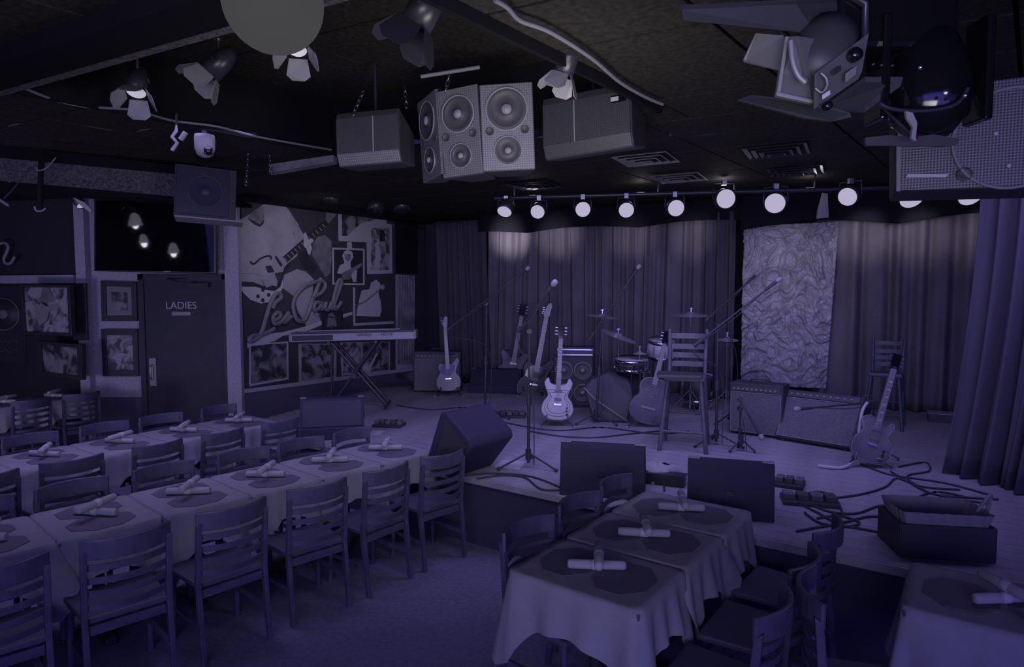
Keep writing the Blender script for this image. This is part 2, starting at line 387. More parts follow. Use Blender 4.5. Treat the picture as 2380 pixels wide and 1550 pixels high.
# ------------------------------------------------------------------ the door
dr = thing('door_1', 'dark ladies room door with steel push plate', 'door', (-4.745, YD-.0, 0)); del dr['category']; dr['kind'] = 'structure'
obj('door_leaf', MB().box((0, -.03, 1.16), (1.13, .045, 2.3)), M_door, dr, .004)
obj('door_frame', MB().box((-.605, -.03, 1.2), (.08, .09, 2.4)).box((.605, -.03, 1.2), (.08, .09, 2.4)).box((0, -.03, 2.36), (1.29, .09, .08)), M_trim, dr, .004)
obj('push_plate', MB().box((-.475, -.06, .98), (.10, .012, .41)), M_galv, dr, .003)
obj('handle', MB().tube([(-.475, -.066, 1.09), (-.475, -.12, 1.06), (-.475, -.12, .9), (-.475, -.066, .87)], .009), M_steel, dr)
text('sign_lettering', 'LADIES', M_white, dr, (-.035, -.058, 1.945), .145)
obj('sign_plate', MB().box((-.035, -.06, 1.83), (.27, .01, .055)), M_galv, dr, .002)
obj('closer', MB().box((.25, -.09, 2.24), (.28, .06, .06)).tube([(.2, -.1, 2.27), (0, -.2, 2.3), (-.2, -.1, 2.33)], .01, smooth=False), M_trim, dr)
# ------------------------------------------------------------------ pictures and screens on the left
def frame_pic(name, label, cat, corners, wd, m_in, m_mat=None, mw=.0, n=Vector((0, -1, 0)), th=.04, shapes=()):
    c = [Vector(v) for v in corners]; mid = sum(c, Vector())/4
    t = thing(name, label, cat, mid)
    c = [v-mid for v in c]
    def ins(k): return [v*(1-k) for v in c]
    sz = min((c[1]-c[0]).length, (c[3]-c[0]).length)
    mb = MB(); o_, i_ = c, ins(2*wd/sz)
    for k in range(4):
        mb.prism([o_[k], o_[(k+1) % 4], i_[(k+1) % 4], i_[k]], n*th)
    obj('frame', mb, M_frame, t, .004)
    if m_mat:
        obj('mat_board', MB().prism([v*.999 for v in i_], n*th*.35), m_mat, t); i2 = ins(2*(wd+mw)/sz)
        obj('picture', MB().prism(i2, n*th*.5), m_in, t)
    else: obj('picture', MB().prism([v*.999 for v in i_], n*th*.5), m_in, t)
    return t
def quad(x0, y0, x1, y1, Y, ya=None): return [at(x0, y0, Y), at(x1, y0, Y), at(x1, y1, Y), at(x0, y1, Y)]
frame_pic('framed_picture', 'upper framed photograph beside the ladies door', 'picture', [at(237, 652, YD-.02), at(319, 655, YD-.02), at(322, 746, YD-.02), at(240, 746, YD-.02)], .07, M_ph1, M_matb, .07)
frame_pic('framed_picture', 'lower framed collage poster beside the ladies door', 'picture', [at(238, 764, YD-.02), at(322, 764, YD-.02), at(325, 874, YD-.02), at(243, 874, YD-.02)], .07, M_ph2)
q = [at(55, 661, 9.2), at(172, 662, 9.0), at(177, 780, 9.0), at(62, 776, 9.2)]
frame_pic('wall_screen', 'lit screen showing a guitar player on the left wall', 'screen', q, .04, M_screen, th=.09)
t = bpy.data.objects['wall_screen']
def sil(poly, Y): return [at(x, y, Y)-t.location for x, y in poly]
obj('picture_guitar', MB().prism(sil([(82, 720), (96, 704), (110, 712), (150, 697), (160, 696), (162, 701), (115, 724), (110, 745), (92, 758), (86, 740)], 9.02), (0, -.01, 0)), M_matb, t)
obj('picture_shadow', MB().prism(sil([(100, 668), (112, 664), (118, 680), (135, 700), (104, 704), (96, 690)], 9.03), (0, -.01, 0)), M_murm, t)
q = [at(93, 790, 9.2), at(200, 800, 8.95), at(201, 882, 8.95), at(97, 868, 9.2)]
frame_pic('wall_screen', 'lower tilted screen with four panels on the left wall', 'screen', q, .05, M_ph1, th=.09)
frame_pic('wall_cabinet', 'dark recessed frame behind the lit wall screen', 'frame', [at(166, 660, 9.25), at(203, 658, 9.2), at(207, 790, 9.2), at(176, 790, 9.25)], .03, M_walld)
# record award
t = thing('record_award', 'framed record with pale ring at left picture edge', 'record', at(8, 730, 9.7))
obj('backing', MB().box((0, .03, -.15), (.6, .03, 1.15)), M_frame, t)
Qx = Quaternion((1, 0, 0), PI/2)
obj('disc', MB().lathe([(0, .012), (.23, .012), (.235, .0)], Q=Qx, n=40), M_black, t)
obj('ring', MB().lathe([(.235, .0), (.235, .016), (.246, .016), (.246, 0)], Q=Qx, n=40), M_matb, t)
obj('disc_label', MB().lathe([(0, .02), (.07, .02), (.07, .0)], Q=Qx, n=24), M_matb, t)
for z in (-.42, -.56):
    obj('handwriting', MB().tube([(x*.03-.22, 0, z+random.uniform(-.02, .03)) for x in range(15)], .004), M_murm, t)
# neon stroke
t = thing('neon_sign', 'script neon letter on dark wall at the far left', 'sign', at(10, 585, 9.6))
obj('neon_tube', MB().tube([at(x, y, 9.6)-t.location for x, y in ((-22, 612), (-10, 575), (2, 566), (13, 565), (19, 575), (14, 590), (9, 603), (14, 612), (25, 611), (35, 596))], .022, 8), M_neon, t)
obj('bracket', MB().cyl((0.03, .0, .1), (.03, .3, .1), .012).cyl((.0, .0, -.13), (.0, .3, -.13), .012), M_trim, t)
# television over the door
YT = 9.15
c4 = [at(218, 462, YT-.09), at(500, 470, YT-.09), at(502, 636, YT), at(218, 630, YT)]
t = thing('television', 'wide glossy black television above the ladies door', 'television', sum(c4, Vector())/4)
cl = [v-t.location for v in c4]
obj('casing', MB().prism(cl, (0, .07, 0)), M_blackm, t, .01)
obj('glass_panel', MB().prism([v*.965 for v in cl], (0, -.008, 0)), M_tv, t)
obj('wall_bracket', MB().box((0, .16, 0), (.4, .18, .3)), M_blackm, t)
obj('maker_badge', MB().box((.16, -.006, cl[2].z+.028), (.1, .006, .016)), M_galv, t)
# the lamps that the television mirrors hang at the back of the room
for k, (px, py, s_, lb) in enumerate(((321, 512, 1.0, 'tallest'), (339, 555, .7, 'middle'), (406, 578, .8, 'farthest'))):
    d = ray(px, py); hit = at(px, py, YT-.008); nT = (c4[1]-c4[0]).cross(c4[3]-c4[0]).normalized(); rr = (d-nT*(2*d.dot(nT))).normalized()
    p = hit+rr*8.6
    M_sh = mat('pendant shade glow', (.3, .3, .3), .5, emit=(.9, .85, 1.1), es=1)
    t = thing('pendant_lamp', f'{lb} pendant lamp mirrored in the television', 'lamp', p, group='pendant lamps at the back of the room')
    obj('lamp_shade', MB().lathe([(.05*s_, .16*s_), (.10*s_, .10*s_), (.16*s_, -.12*s_), (.16*s_, -.14*s_)], n=16), M_sh, t)
    obj('bulb', MB().lathe([(0, -.22), (.04, -.2), (.07, -.14), (.05, -.04), (0, .0)], n=12), M_pend, t)
    obj('cord', MB().cyl((0, 0, .15*s_), (0, 0, ZC-p.z), .006), M_trim, t)
# ------------------------------------------------------------------ the mural on the stage left wall
def pw(px, py, off=.03):
    d = ray(px, py); o = Vector((0, 0, HC)); b = PW0+PWN*off
    return o+d*((b-o).dot(PWN)/d.dot(PWN))
def z5(x, y): return 520+x/2.924, 430+y/2.924
mo = pw(740, 640, 0)
mur = thing('mural', 'large musician mural with script lettering left of the stage', 'mural', mo)
lay = [0]
def mp(name, pts, m, off, parent=mur, th=.004):
    return obj(name, MB().prism([pw(*z5(x, y), off)-mo for x, y in pts], PWN*th), m, parent)
mp('panel', [(108, 20), (1160, 60), (1160, 1262), (135, 1395)], M_mur, .0, th=.03)
mp('printed_shirt', [(110, 235), (165, 205), (330, 88), (375, 100), (440, 165), (470, 215), (510, 270), (470, 330), (520, 390), (500, 480), (400, 560), (345, 600), (360, 640), (320, 690), (250, 690), (180, 660), (110, 660)], M_murl, .034)
mp('printed_face', [(165, 225), (205, 170), (245, 150), (272, 155), (275, 225), (250, 275), (215, 262)], M_murm, .040)
mp('printed_beard', [(160, 225), (215, 250), (248, 268), (275, 235), (270, 262), (245, 285), (200, 262)], M_ink, .044)
mp('printed_arm', [(470, 250), (505, 275), (545, 340), (575, 375), (560, 400), (510, 385), (480, 350)], M_murl, .040)
mp('printed_trousers', [(410, 610), (500, 570), (560, 590), (610, 640), (600, 760), (620, 820), (660, 930), (560, 960), (500, 850), (480, 760), (400, 700)], M_murl, .035)
mp('printed_trouser_fold', [(605, 400), (640, 350), (690, 340), (730, 380), (740, 450), (720, 600), (690, 630), (650, 560), (600, 480)], M_murm, .035)
mp('printed_shadow', [(500, 470), (560, 440), (600, 520), (640, 560), (600, 600), (540, 560)], M_ink, .037)
mp('printed_guitar', [(110, 500), (180, 520), (290, 480), (345, 485), (400, 490), (432, 525), (400, 590), (340, 600), (310, 590), (280, 620), (200, 600), (110, 600)], M_murl, .046)
mp('printed_lower_bout', [(115, 690), (230, 690), (300, 712), (360, 712), (385, 680), (405, 620), (400, 700), (370, 750), (310, 795), (250, 805), (180, 780), (130, 730)], M_murw, .047)
mp('printed_guitar_edge', [(110, 655), (200, 660), (280, 690), (340, 700), (370, 680), (400, 610), (410, 560), (475, 500), (470, 520), (412, 600), (385, 690), (345, 720), (280, 712), (200, 685), (115, 685)], M_ink, .050)
mp('printed_neck', [(400, 490), (690, 235), (712, 262), (430, 527)], M_ink, .053)
mp('printed_headstock', [(690, 235), (700, 165), (735, 150), (770, 155), (765, 200), (712, 262)], M_murm, .054)
for k in range(12):
    f = k/12; x, y = 408+285*f, 503-250*f
    mp('printed_fret', [(x, y-6), (x+4, y-9), (x+22, y+13), (x+18, y+16)], M_murl, .0575)
for (x, y) in ((232, 756), (266, 712), (265, 782), (305, 746)):
    mp('printed_knob', [(x+12*math.cos(a*PI/4), y+14*math.sin(a*PI/4)) for a in range(8)], M_ink, .0525)
mp('printed_pickup', [(345, 488), (358, 482), (400, 545), (386, 555)], M_ink, .0525)
mp('printed_pickup', [(282, 550), (320, 545), (345, 590), (300, 595)], M_ink, .0525)
obj('printed_sound_hole', MB().tube([pw(*z5(x, y), .053)-mo for x, y in ((180, 520), (195, 535), (215, 530), (250, 500), (300, 482), (322, 490), (318, 505))], .014, 6), M_ink, mur)
mp('printed_hand', [(540, 335), (556, 320), (575, 370), (600, 362), (612, 382), (590, 400), (600, 430), (585, 478), (572, 468), (560, 430), (545, 420)], M_murw, .058)
mp('printed_picking_hand', [(260, 640), (330, 610), (365, 650), (360, 690), (320, 680), (290, 700)], M_murl, .0585)
mp('white_photo_border', [(775, 95), (1105, 100), (1105, 262), (1142, 268), (1145, 600), (975, 605), (970, 390), (780, 380)], M_murw, .034)
mp('photo', [(802, 100), (1085, 105), (1082, 205), (1010, 240), (930, 262), (840, 345), (803, 345)], M_ph1, .040)
mp('photo', [(1003, 292), (1126, 292), (1126, 578), (1000, 575)], M_ph2, .040)
mp('photo_figure', [(1060, 305), (1090, 305), (1095, 380), (1060, 385)], M_ink, .045)
mp('photo_figure', [(1030, 400), (1055, 370), (1065, 480), (1060, 570), (1030, 570)], M_murw, .045)
mp('photo_connector', [(838, 388), (868, 388), (872, 430), (838, 430)], M_murw, .036)
mp('white_photo_border', [(738, 425), (957, 433), (957, 680), (738, 676)], M_murw, .0345)
mp('photo', [(750, 438), (945, 445), (945, 668), (750, 664)], M_ink, .040)
mp('photo_figure', [(805, 480), (820, 450), (845, 440), (872, 455), (880, 490), (860, 525), (862, 560), (905, 580), (900, 660), (880, 660), (860, 600), (800, 605), (770, 600), (790, 545), (820, 530), (812, 500)], M_murw, .045)
mp('photo_figure_face', [(820, 470), (860, 470), (862, 500), (845, 520), (825, 505)], M_murm, .050)
mp('photo_guitar', [(800, 600), (860, 570), (935, 530), (942, 545), (870, 600), (860, 640), (810, 645)], M_murm, .050)
mp('white_photo_border', [(878, 690), (892, 700), (893, 938), (1156, 925), (1156, 942), (880, 958)], M_murw, .036)
mp('photo_figure', [(1000, 665), (1035, 642), (1062, 668), (1064, 700), (1050, 735), (1066, 790), (1072, 850), (1060, 895), (900, 890), (915, 800), (938, 715), (990, 708), (995, 690)], M_murw, .040)
obj('photo_microphone', MB().tube([pw(*z5(x, y), .052)-mo for x, y in ((900, 815), (960, 790), (1010, 750), (1070, 700))], .012, 6), M_murm, mur)
obj('photo_microphone_head', MB().lathe([(0, -.05), (.045, -.03), (.05, .02), (.03, .05), (0, .055)], c=pw(*z5(1080, 695), .075)-mo, n=14), M_matb, mur)
mp('white_ribbon', [(160, 1030), (300, 1010), (400, 1000), (560, 960), (660, 922), (800, 880), (870, 862), (875, 880), (680, 945), (560, 995), (400, 1025), (345, 1060), (160, 1108)], M_murw, .038)
mp('photo', [(665, 850), (808, 855), (815, 975), (665, 980)], M_ink, .044)
mp('photo_figure', [(710, 880), (735, 865), (755, 890), (770, 960), (700, 965)], M_murm, .049)
strokes = [[(330, 840), (350, 800), (385, 770), (385, 740), (350, 745), (320, 800), (290, 890), (265, 980), (235, 1035), (190, 1062), (172, 1050), (200, 1025), (250, 1020), (300, 1000), (345, 975)],
           [(335, 925), (375, 905), (385, 875), (360, 868), (335, 900), (345, 940), (385, 935), (420, 895), (440, 868), (432, 905), (420, 930), (395, 925), (430, 920), (460, 890)],
           [(660, 632), (640, 690), (600, 790), (570, 880), (540, 925), (500, 915), (478, 870), (475, 800), (500, 740), (550, 690), (620, 660), (675, 655), (690, 690), (660, 735), (600, 765)],
           [(655, 800), (625, 800), (612, 830), (625, 852), (655, 830), (665, 795), (662, 840), (685, 830), (695, 795), (690, 835), (712, 845), (735, 795), (733, 840), (760, 820)],
           [(745, 820), (775, 740), (800, 670), (795, 642), (775, 665), (750, 760), (745, 820), (765, 842), (800, 795)]]
for s_ in strokes:
    P = [pw(*z5(x, y), .075)-mo for x, y in s_]
    o1 = obj('script_lettering', MB().tube(P, .034, 8), M_matb, mur)
    obj('lettering_core', MB().tube([p+PWN*.026 for p in P], .015, 6), M_murm, o1)
mp('white_photo_border', [(172, 1085), (300, 1072), (437, 1062), (440, 1320), (172, 1368)], M_murw, .034)
mp('photo', [(184, 1094), (300, 1082), (426, 1074), (429, 1308), (184, 1352)], M_ph1, .040)
mp('white_photo_border', [(507, 1078), (765, 1078), (765, 1305), (510, 1345)], M_murl, .034)
mp('photo', [(528, 1084), (745, 1084), (748, 1298), (530, 1332)], M_ph1, .040)
mp('white_photo_border', [(790, 1070), (1130, 1062), (1130, 1265), (800, 1295)], M_murl, .034)
mp('photo', [(806, 1074), (930, 1072), (930, 1268), (812, 1280)], M_ph2, .040)
mp('photo', [(945, 1072), (1118, 1068), (1120, 1255), (948, 1270)], M_ph1, .040)
mp('photo_guitar', [(940, 1260), (960, 1200), (985, 1230), (1040, 1140), (1048, 1146), (1000, 1240), (990, 1280)], M_murw, .045)
# window with lace curtain right of the mural
q = [pw(918, 512, .02), pw(968, 516, .02), pw(968, 636, .02), pw(918, 634, .02)]
struct('window_1', MB().prism([pw(917, 638, .01), pw(958, 640, .01), pw(958, 885, .01), pw(917, 880, .01)], PWN*.02), M_wall)
t = thing('roller_shade', 'dark roller shade above the lace curtain beside the mural', 'shade', pw(940, 575, .05))
obj('shade_cloth', MB().prism([v-t.location for v in q], PWN*.03), M_val, t)
obj('shade_pole', MB().cyl(pw(915, 522, .12)-t.location, pw(985, 532, .12)-t.location, .018), M_steel, t)
def lace(u, v):
    p = pw(925+u*38, 640+v*205, .10); return p+PWN*.025*math.sin(u*40+v*2)
mb = MB(); mb.grid(lace, 60, 12)
tag(obj('lace_curtain', mb, M_murm), 'pale lace curtain hanging between mural and dark drape', 'curtain')
# ------------------------------------------------------------------ curtains
def curtain(name, label, P, Q_, zt, zb, amp, folds, m, seed=0, nu=260, nv=14, flare=0, scallop=0, lean=0, group=None):
    P = Vector(P); Q_ = Vector(Q_); d = (Q_-P); d.z = 0; nn = Vector((d.y, -d.x, 0)).normalized(); L = d.length
    rs = random.Random(seed); ph = [rs.uniform(0, 6.28) for _ in range(6)]
    def fn(u, v):
        w = u+.012*math.sin(9*u+ph[0])*(1+v)+.006*math.sin(31*u+ph[4])
        y = amp*(.62*math.sin(w*folds*2*PI+ph[1]+.9*v*math.sin(7*u))+.35*math.sin(w*folds*3.3*PI+ph[2])+.25*math.sin(w*folds*.9*PI+ph[3]+v))
        z = zt+(zb-zt)*v
        if scallop: z = zt+(zb-zt)*v+v*scallop*abs(math.sin(u*PI*L/1.9+ph[5]))
        p = P+d*u+nn*(y*(.75+.35*v))+nn*flare*v*v+d.normalized()*lean*v
        return Vector((p.x, p.y, z))
    o = obj(name, MB().grid(fn, nu, nv), m)
    so = o.modifiers.new('thickness', 'SOLIDIFY'); so.thickness = .006
    return tag(o, label, 'curtain', group)
curtain('stage_curtain', 'grey pleated backdrop curtain behind the drum kit', BC0+BCD*.0, BC0+BCD*3.95, 3.32, ZS+.01, .06, 21, M_cur, 1, nu=420)
curtain('stage_curtain', 'dark side drape between the lace window and the grey backdrop', pe-PWD*.05+PWN*.35, BC0+BCN*.12-BCD*.02, 3.42, ZS+.01, .06, 9, M_curd, 2, lean=.15)
curtain('stage_curtain', 'dark gathered curtain right of the silver panel', BC0+BCD*5.25+BCN*.05, BC0+BCD*7.35+BCN*.0, 3.3, ZS+.01, .08, 8, M_cur, 3)
curtain('stage_curtain', 'narrow dark drape left of the silver panel', BC0+BCD*3.75+BCN*.15, BC0+BCD*4.2+BCN*.2, 3.3, ZS+.01, .05, 3, M_curd, 5, nu=80)
lg0, lg1 = on(2262, 1130, ZS), on(2480, 1165, ZS)
curtain('stage_curtain', 'loose dark leg curtain at the right edge of the stage', lg0+Vector((.35, .5, 0)), lg1+Vector((.2, .2, 0)), 3.3, ZS+.01, .09, 5, M_curd, 4, flare=.35)
curtain('stage_curtain', 'wide dark curtain at the far right behind the leg drape', BC0+BCD*7.2-BCN*.02, BC0+BCD*8.6, 3.3, ZS+.01, .09, 5, M_curd, 6)
def val(label, p, q, zt, zb, sc, seed): curtain('valance', label, p, q, zt, zb, .02, 4, M_val, seed, scallop=sc, nv=8)
val('black scalloped valance above the grey backdrop', BC0+BCN*.2-BCD*.1, BC0+BCD*4.3+BCN*.2, 3.49, 3.13, .06, 8)
val('black swagged valance above the silver panel and right curtains', BC0+BCD*4.3+BCN*.35, BC0+BCD*8.4+BCN*.35, 3.49, 3.0, .09, 9)
# crumpled silver panel
ZP = 3.08
sv0, sv1 = at(1722, 900, 9.35), at(1938, 900, 8.75)
def silver(u, v):
    zb = .82; z = ZP+(zb-ZP)*v
    p = Vector((sv0.x, sv0.y, 0)).lerp(Vector((sv1.x, sv1.y, 0)), u*(1-.08*v)-.0)
    q = Vector((u*1.5, v*2.4, 0))
    w = Vector((noise.noise(q*1.6), noise.noise(q*1.6+Vector((5, 3, 1))), 0))*.7
    a = noise.noise(q*3.1+w); b = noise.noise(q*6.3+w*2+Vector((9, 0, 2))); c = noise.noise(q*13+w*3)
    h = (1-min(1, abs(a)*3.2))**2*.045+(1-min(1, abs(b)*3))**1.6*.034+(1-min(1, abs(c)*3))*.016+noise.noise(q*2)*.03
    return Vector((p.x, p.y, z))+BCN*(h+.012*math.sin(u*9+v*3))
mb = MB(); mb.grid(silver, 170, 290)
o = obj('silver_panel', mb, M_silver); so = o.modifiers.new('thickness', 'SOLIDIFY'); so.thickness = .008
tag(o, 'tall crumpled silver fabric panel hanging between stage curtains', 'hanging')
# cream pennant of cloth by the lamps
tag(obj('cloth_scrap', MB().prism([at(1912, 448, 7.9), at(1924, 450, 7.9), at(1926, 505, 7.9), at(1899, 508, 7.9), at(1901, 490, 7.9)], (0, .02, 0)), M_matb), 'pale triangular cloth hanging by the stage lamps', 'cloth')
# ------------------------------------------------------------------ lighting pipe and stage lamps
PA, PB = at(1150, 462, 8.3), at(2420, 425, 7.2); ZPI = (PA.z+PB.z)/2; PA.z = PB.z = ZPI
t = thing('lighting_pipe', 'long black lighting pipe hung above the stage', 'pipe', PA)
obj('pipe', MB().cyl((0, 0, 0), PB-PA, .024), M_blackm, t)
for f in (.04, .33, .62, .86): obj('drop_rod', MB().cyl((PB-PA)*f, (PB-PA)*f+UP*(ZC-ZPI), .010), M_blackm, t)
LP = [(1172, 493, .092), (1249, 493, .088), (1355, 487, .092), (1456, 489, .092), (1572, 484, .098), (1688, 462, .112), (1801, 473, .115), (1969, 458, .105), (2120, 462, .125), (2257, 455, .125), (2374, 482, .12)]
ords = ['first', 'second', 'third', 'fourth', 'fifth', 'sixth', 'seventh', 'eighth', 'ninth', 'tenth', 'eleventh']
aims = [(-.2, -.62, -.72), (-.2, -.85, -.38), (-.05, -1, -.25), (-.1, -.95, -.35), (0, -1, -.25), (0, -1, -.15), (-.45, -.9, -.3), (-.75, -.7, -.4), (-.1, -.75, -.6), (-.1, -.75, -.55), (-.5, -.4, -.85)]
def par_can(name, label, pos, aim, r, top, mlens, group, length=.24, door=False):
    t = thing(name, label, 'stage light', pos, group=group)
    Q = Vector(aim).to_track_quat('-Z', 'Y'); k = r
    prof = [(k, 0), (k*1.06, -.0), (k*1.06, length*.55), (k*.8, length*.85), (k*.45, length), (0, length)]
    obj('can', MB().lathe(prof, Q=Q), M_blackm, t)
    obj('lens', MB().lathe([(0, .012), (k*.98, .012)], Q=Q), mlens, t)
    sx = Q@Vector((1, 0, 0))*(k*1.16); c = Q@Vector((0, 0, length*.4))
    topc = Vector((c.x, c.y, k*1.75))
    obj('yoke', MB().tube([c-sx, topc-sx*.95, topc+sx*.95, c+sx], .009, smooth=False), M_blackm, t)
    obj('clamp', MB().cyl(topc, Vector((topc.x, topc.y, max(top-pos[2], k*2))), .014).box((topc.x, topc.y, max(top-pos[2], k*2)-.02), (.05, .05, .06)), M_steel, t)
    if door:
        for a in range(4):
            qa = Q @ Quaternion((0, 0, 1), a*PI/2)
            w0, w1, lh = k*.9, k*1.25, k*1.9
            pts = [Vector((-w0, -k*1.05, 0)), Vector((w0, -k*1.05, 0)), Vector((w1*.95, -k*1.05-lh*.45, -lh*.75)), Vector((w1*.5, -k*1.05-lh*.55, -lh)), Vector((-w1*.5, -k*1.05-lh*.55, -lh)), Vector((-w1*.95, -k*1.05-lh*.45, -lh*.75))]
            obj('barn_door', MB().prism([qa@p for p in pts], qa@Vector((0, -.003, .001))), door, t)
    return t
for k, (px, py, r) in enumerate(LP):
    f = (px-1150)/1270; Y = 8.15+(7.05-8.15)*f
    p = at(px, py, Y)
    par_can('stage_lamp', f'{ords[k]} bright stage lamp from the left on the lighting pipe', p, aims[k], r, ZPI, M_lens, 'stage lamps on the pipe')
# added spots close to the curtain, standing in for the lamps' light
for (px, tx, e) in ((1200, 1190, 34), (1330, 1300, 14), (1456, 1470, 6), (1600, 1620, 6), (1760, 1810, 12), (1900, 1880, 10), (2030, 2010, 10), (2120, 2130, 9), (2257, 2290, 8)):
    f = (px-1150)/1270; p = at(px, 470, 8.3-1.0*f)+Vector((0, .25, .05)); a = at(tx, 600, 10.2)
    d_ = ray(tx, 545); tt = (BC0-Vector((0, 0, HC))).dot(BCN)/d_.dot(BCN); a = Vector((0, 0, HC))+d_*tt
    p = Vector((a.x, a.y, 3.02))+BCN*.85
    if tx in (1810, 1880): p = p+BCN*1.0; a.z = 2.2; e = 7
    lamp('SPOT', 'stage_spot', p, a, e*1.1, (.92, .86, 1), .05, spot=66, blend=1)
for f in (.08, .3, .46, .62, .85):
    lamp('POINT', 'lamp_spill', PA.lerp(PB, f)+Vector((0, .12, .06)), (0, 0, 0), 1.6 if f == .46 else .8, (.95, .88, 1), .05)
lamp('SPOT', 'mural_spot', (-2.2, 8.4, 3.2), pw(700, 600), 34, (.86, .80, 1), .12, spot=80, blend=1)  # added spot to brighten the mural, away from any fixture
lamp('SPOT', 'tabletop_spot', (-1.2, 5.0, 3.4), (-2.6, 5.4, .7), 10, (.7, .62, 1), .2, spot=120, blend=1)  # unseen spot above the left tables, without a fixture
lamp('SPOT', 'speaker_spot', (.6, 2.6, 2.6), (0, 4.7, 3.15), 5, (.95, .92, 1), .15, spot=75, blend=1)  # unseen spot in mid air, aimed up at the hanging speakers
lamp('SPOT', 'corner_spot', (1.4, 2.2, 2.3), (1.9, 2.3, 3.0), .0, (1, 1, 1), .15, spot=75, blend=1)
par_can('spare_lamp', 'unlit dark lamp can above the tall mural photographs', at(768, 470, 9.5), (-.1, -.3, -1), .10, 3.45, M_gloss, 'unlit lamp cans over the mural', .24)
par_can('spare_lamp', 'unlit lamp can with open flap over the mural photographs', at(872, 492, 9.9), (-.1, -.3, -1), .11, 3.45, M_gloss, 'unlit lamp cans over the mural', .26)
par_can('spare_lamp', 'rightmost unlit lamp can over the mural near the shade pole', at(935, 492, 10.2), (.1, -.3, -1), .12, 3.45, M_gloss, 'unlit lamp cans over the mural', .26)
# ------------------------------------------------------------------ ceiling fixtures
def spotl(label, px, py, Y, aim, r, top, ml, door=M_galv, L=.24, g='barn door spotlights on the ceiling'):
    p = at(px, py, Y); return par_can('spotlight', label, p, aim, r, top, ml, g, L, door)
spotl('lit barn door spotlight in the recess at upper left', 316, 216, 4.5, (.15, -.55, -1), .062, 3.9, M_lens2)
spotl('tilted spotlight second from the left in the ceiling recess', 485, 172, 4.5, (-.8, -.2, -.9), .07, 3.9, M_gloss)
spotl('barn door spotlight glowing just below the globe', 690, 118, 4.0, (.1, -.5, -1), .06, 3.9, M_lens2)
spotl('dark spotlight at the top middle with black flaps', 965, 60, 3.5, (-.6, .1, -1), .08, 3.9, M_gloss, M_blackm)
t = spotl('small pale spotlight pointing down beside the right hanging speaker', 1308, 175, 3.9, (-.35, .1, -1), .055, 3.6, M_gloss, M_galv, .26)
# small wall spots on the left
par_can('wall_spot', 'bright narrow wall spotlight by the left pillar', at(190, 478, 8.6), (.7, -.2, -.8), .06, 3.1, M_lens2, 'small spots on the left', .3, None)
t = bpy.data.objects['wall_spot']
obj('lit_bracket', MB().prism([at(168, 458, 8.5)-t.location, at(196, 470, 8.5)-t.location, at(214, 488, 8.5)-t.location, at(210, 494, 8.5)-t.location, at(190, 480, 8.5)-t.location], (0, .03, 0)), M_white, t)  # light on the bracket is put into its white colour
t = thing('camera_bracket', 'small hinged bracket dangling left of the white dome', 'bracket', at(410, 320, 4.9))
obj('arm', MB().tube([on(411, 268, ZC)-t.location]+[at(x, y, 4.9)-t.location for x, y in ( (409, 305), (400, 318), (412, 332), (400, 350))], .014, 6, False), M_rope, t)
obj('clip', MB().tube([at(x, y, 4.9)-t.location for x, y in ((420, 325), (432, 308))], .02, 6, False), M_rope, t)
t = thing('camera_dome', 'white rounded dome camera under the left ceiling', 'camera', at(476, 340, 5.4))
obj('housing', MB().lathe([(0, .1), (.075, .09), (.08, .06), (.078, -.02), (.06, -.07), (.03, -.09), (0, -.095)], n=20), M_matb, t)
obj('lens', MB().lathe([(0, -.03), (.03, -.02), (.034, .03), (0, .05)], c=(.05, -.05, -.055), n=14), M_gloss, t)
obj('stem', MB().cyl((0, 0, .09), (0, 0, ZC-at(476, 340, 5.4).z), .02), M_trim, t)
# globe
gp = at(635, 6, 2.7)
t = thing('globe_lamp', 'large round globe lamp hanging at the top edge', 'lamp', gp)
obj('globe', MB().lathe([(.198*math.sin(PI*k/24), -.198*math.cos(PI*k/24)) for k in range(25)], n=48), M_globe, t)
obj('stem', MB().cyl((0, 0, .19), (0, 0, ZC-gp.z), .02), M_trim, t)
# vents
for k, (px, py, lb) in enumerate(((1240, 428, 'leftmost small'), (1502, 366, 'round'), (1578, 410, 'bright rimmed'), (1805, 347, 'large square'), (1850, 394, 'wide'))):
    p = on(px, py, ZC)
    t = thing('ceiling_vent', f'{lb} air vent set in the stage ceiling', 'vent', (p.x, p.y, ZC-.002), math.atan2(a2.y, a2.x), 'air vents in the stage ceiling')
    for j, s_ in enumerate((.56, .42, .29, .16)):
        mb = MB(); z0 = -.012*j
        for a in range(4):
            q = Matrix.Rotation(a*PI/2, 3, 'Z'); mb.prism([q@Vector(v) for v in ((-s_/2, -s_/2, z0-.02), (s_/2, -s_/2, z0-.02), (s_/2-.03, -s_/2+.03, z0-.004), (-s_/2+.03, -s_/2+.03, z0-.004))], q@Vector((0, .004, -.004)))
        obj('vent_ring', mb, M_cone2 if k in (1, 2) else M_blackm, t)
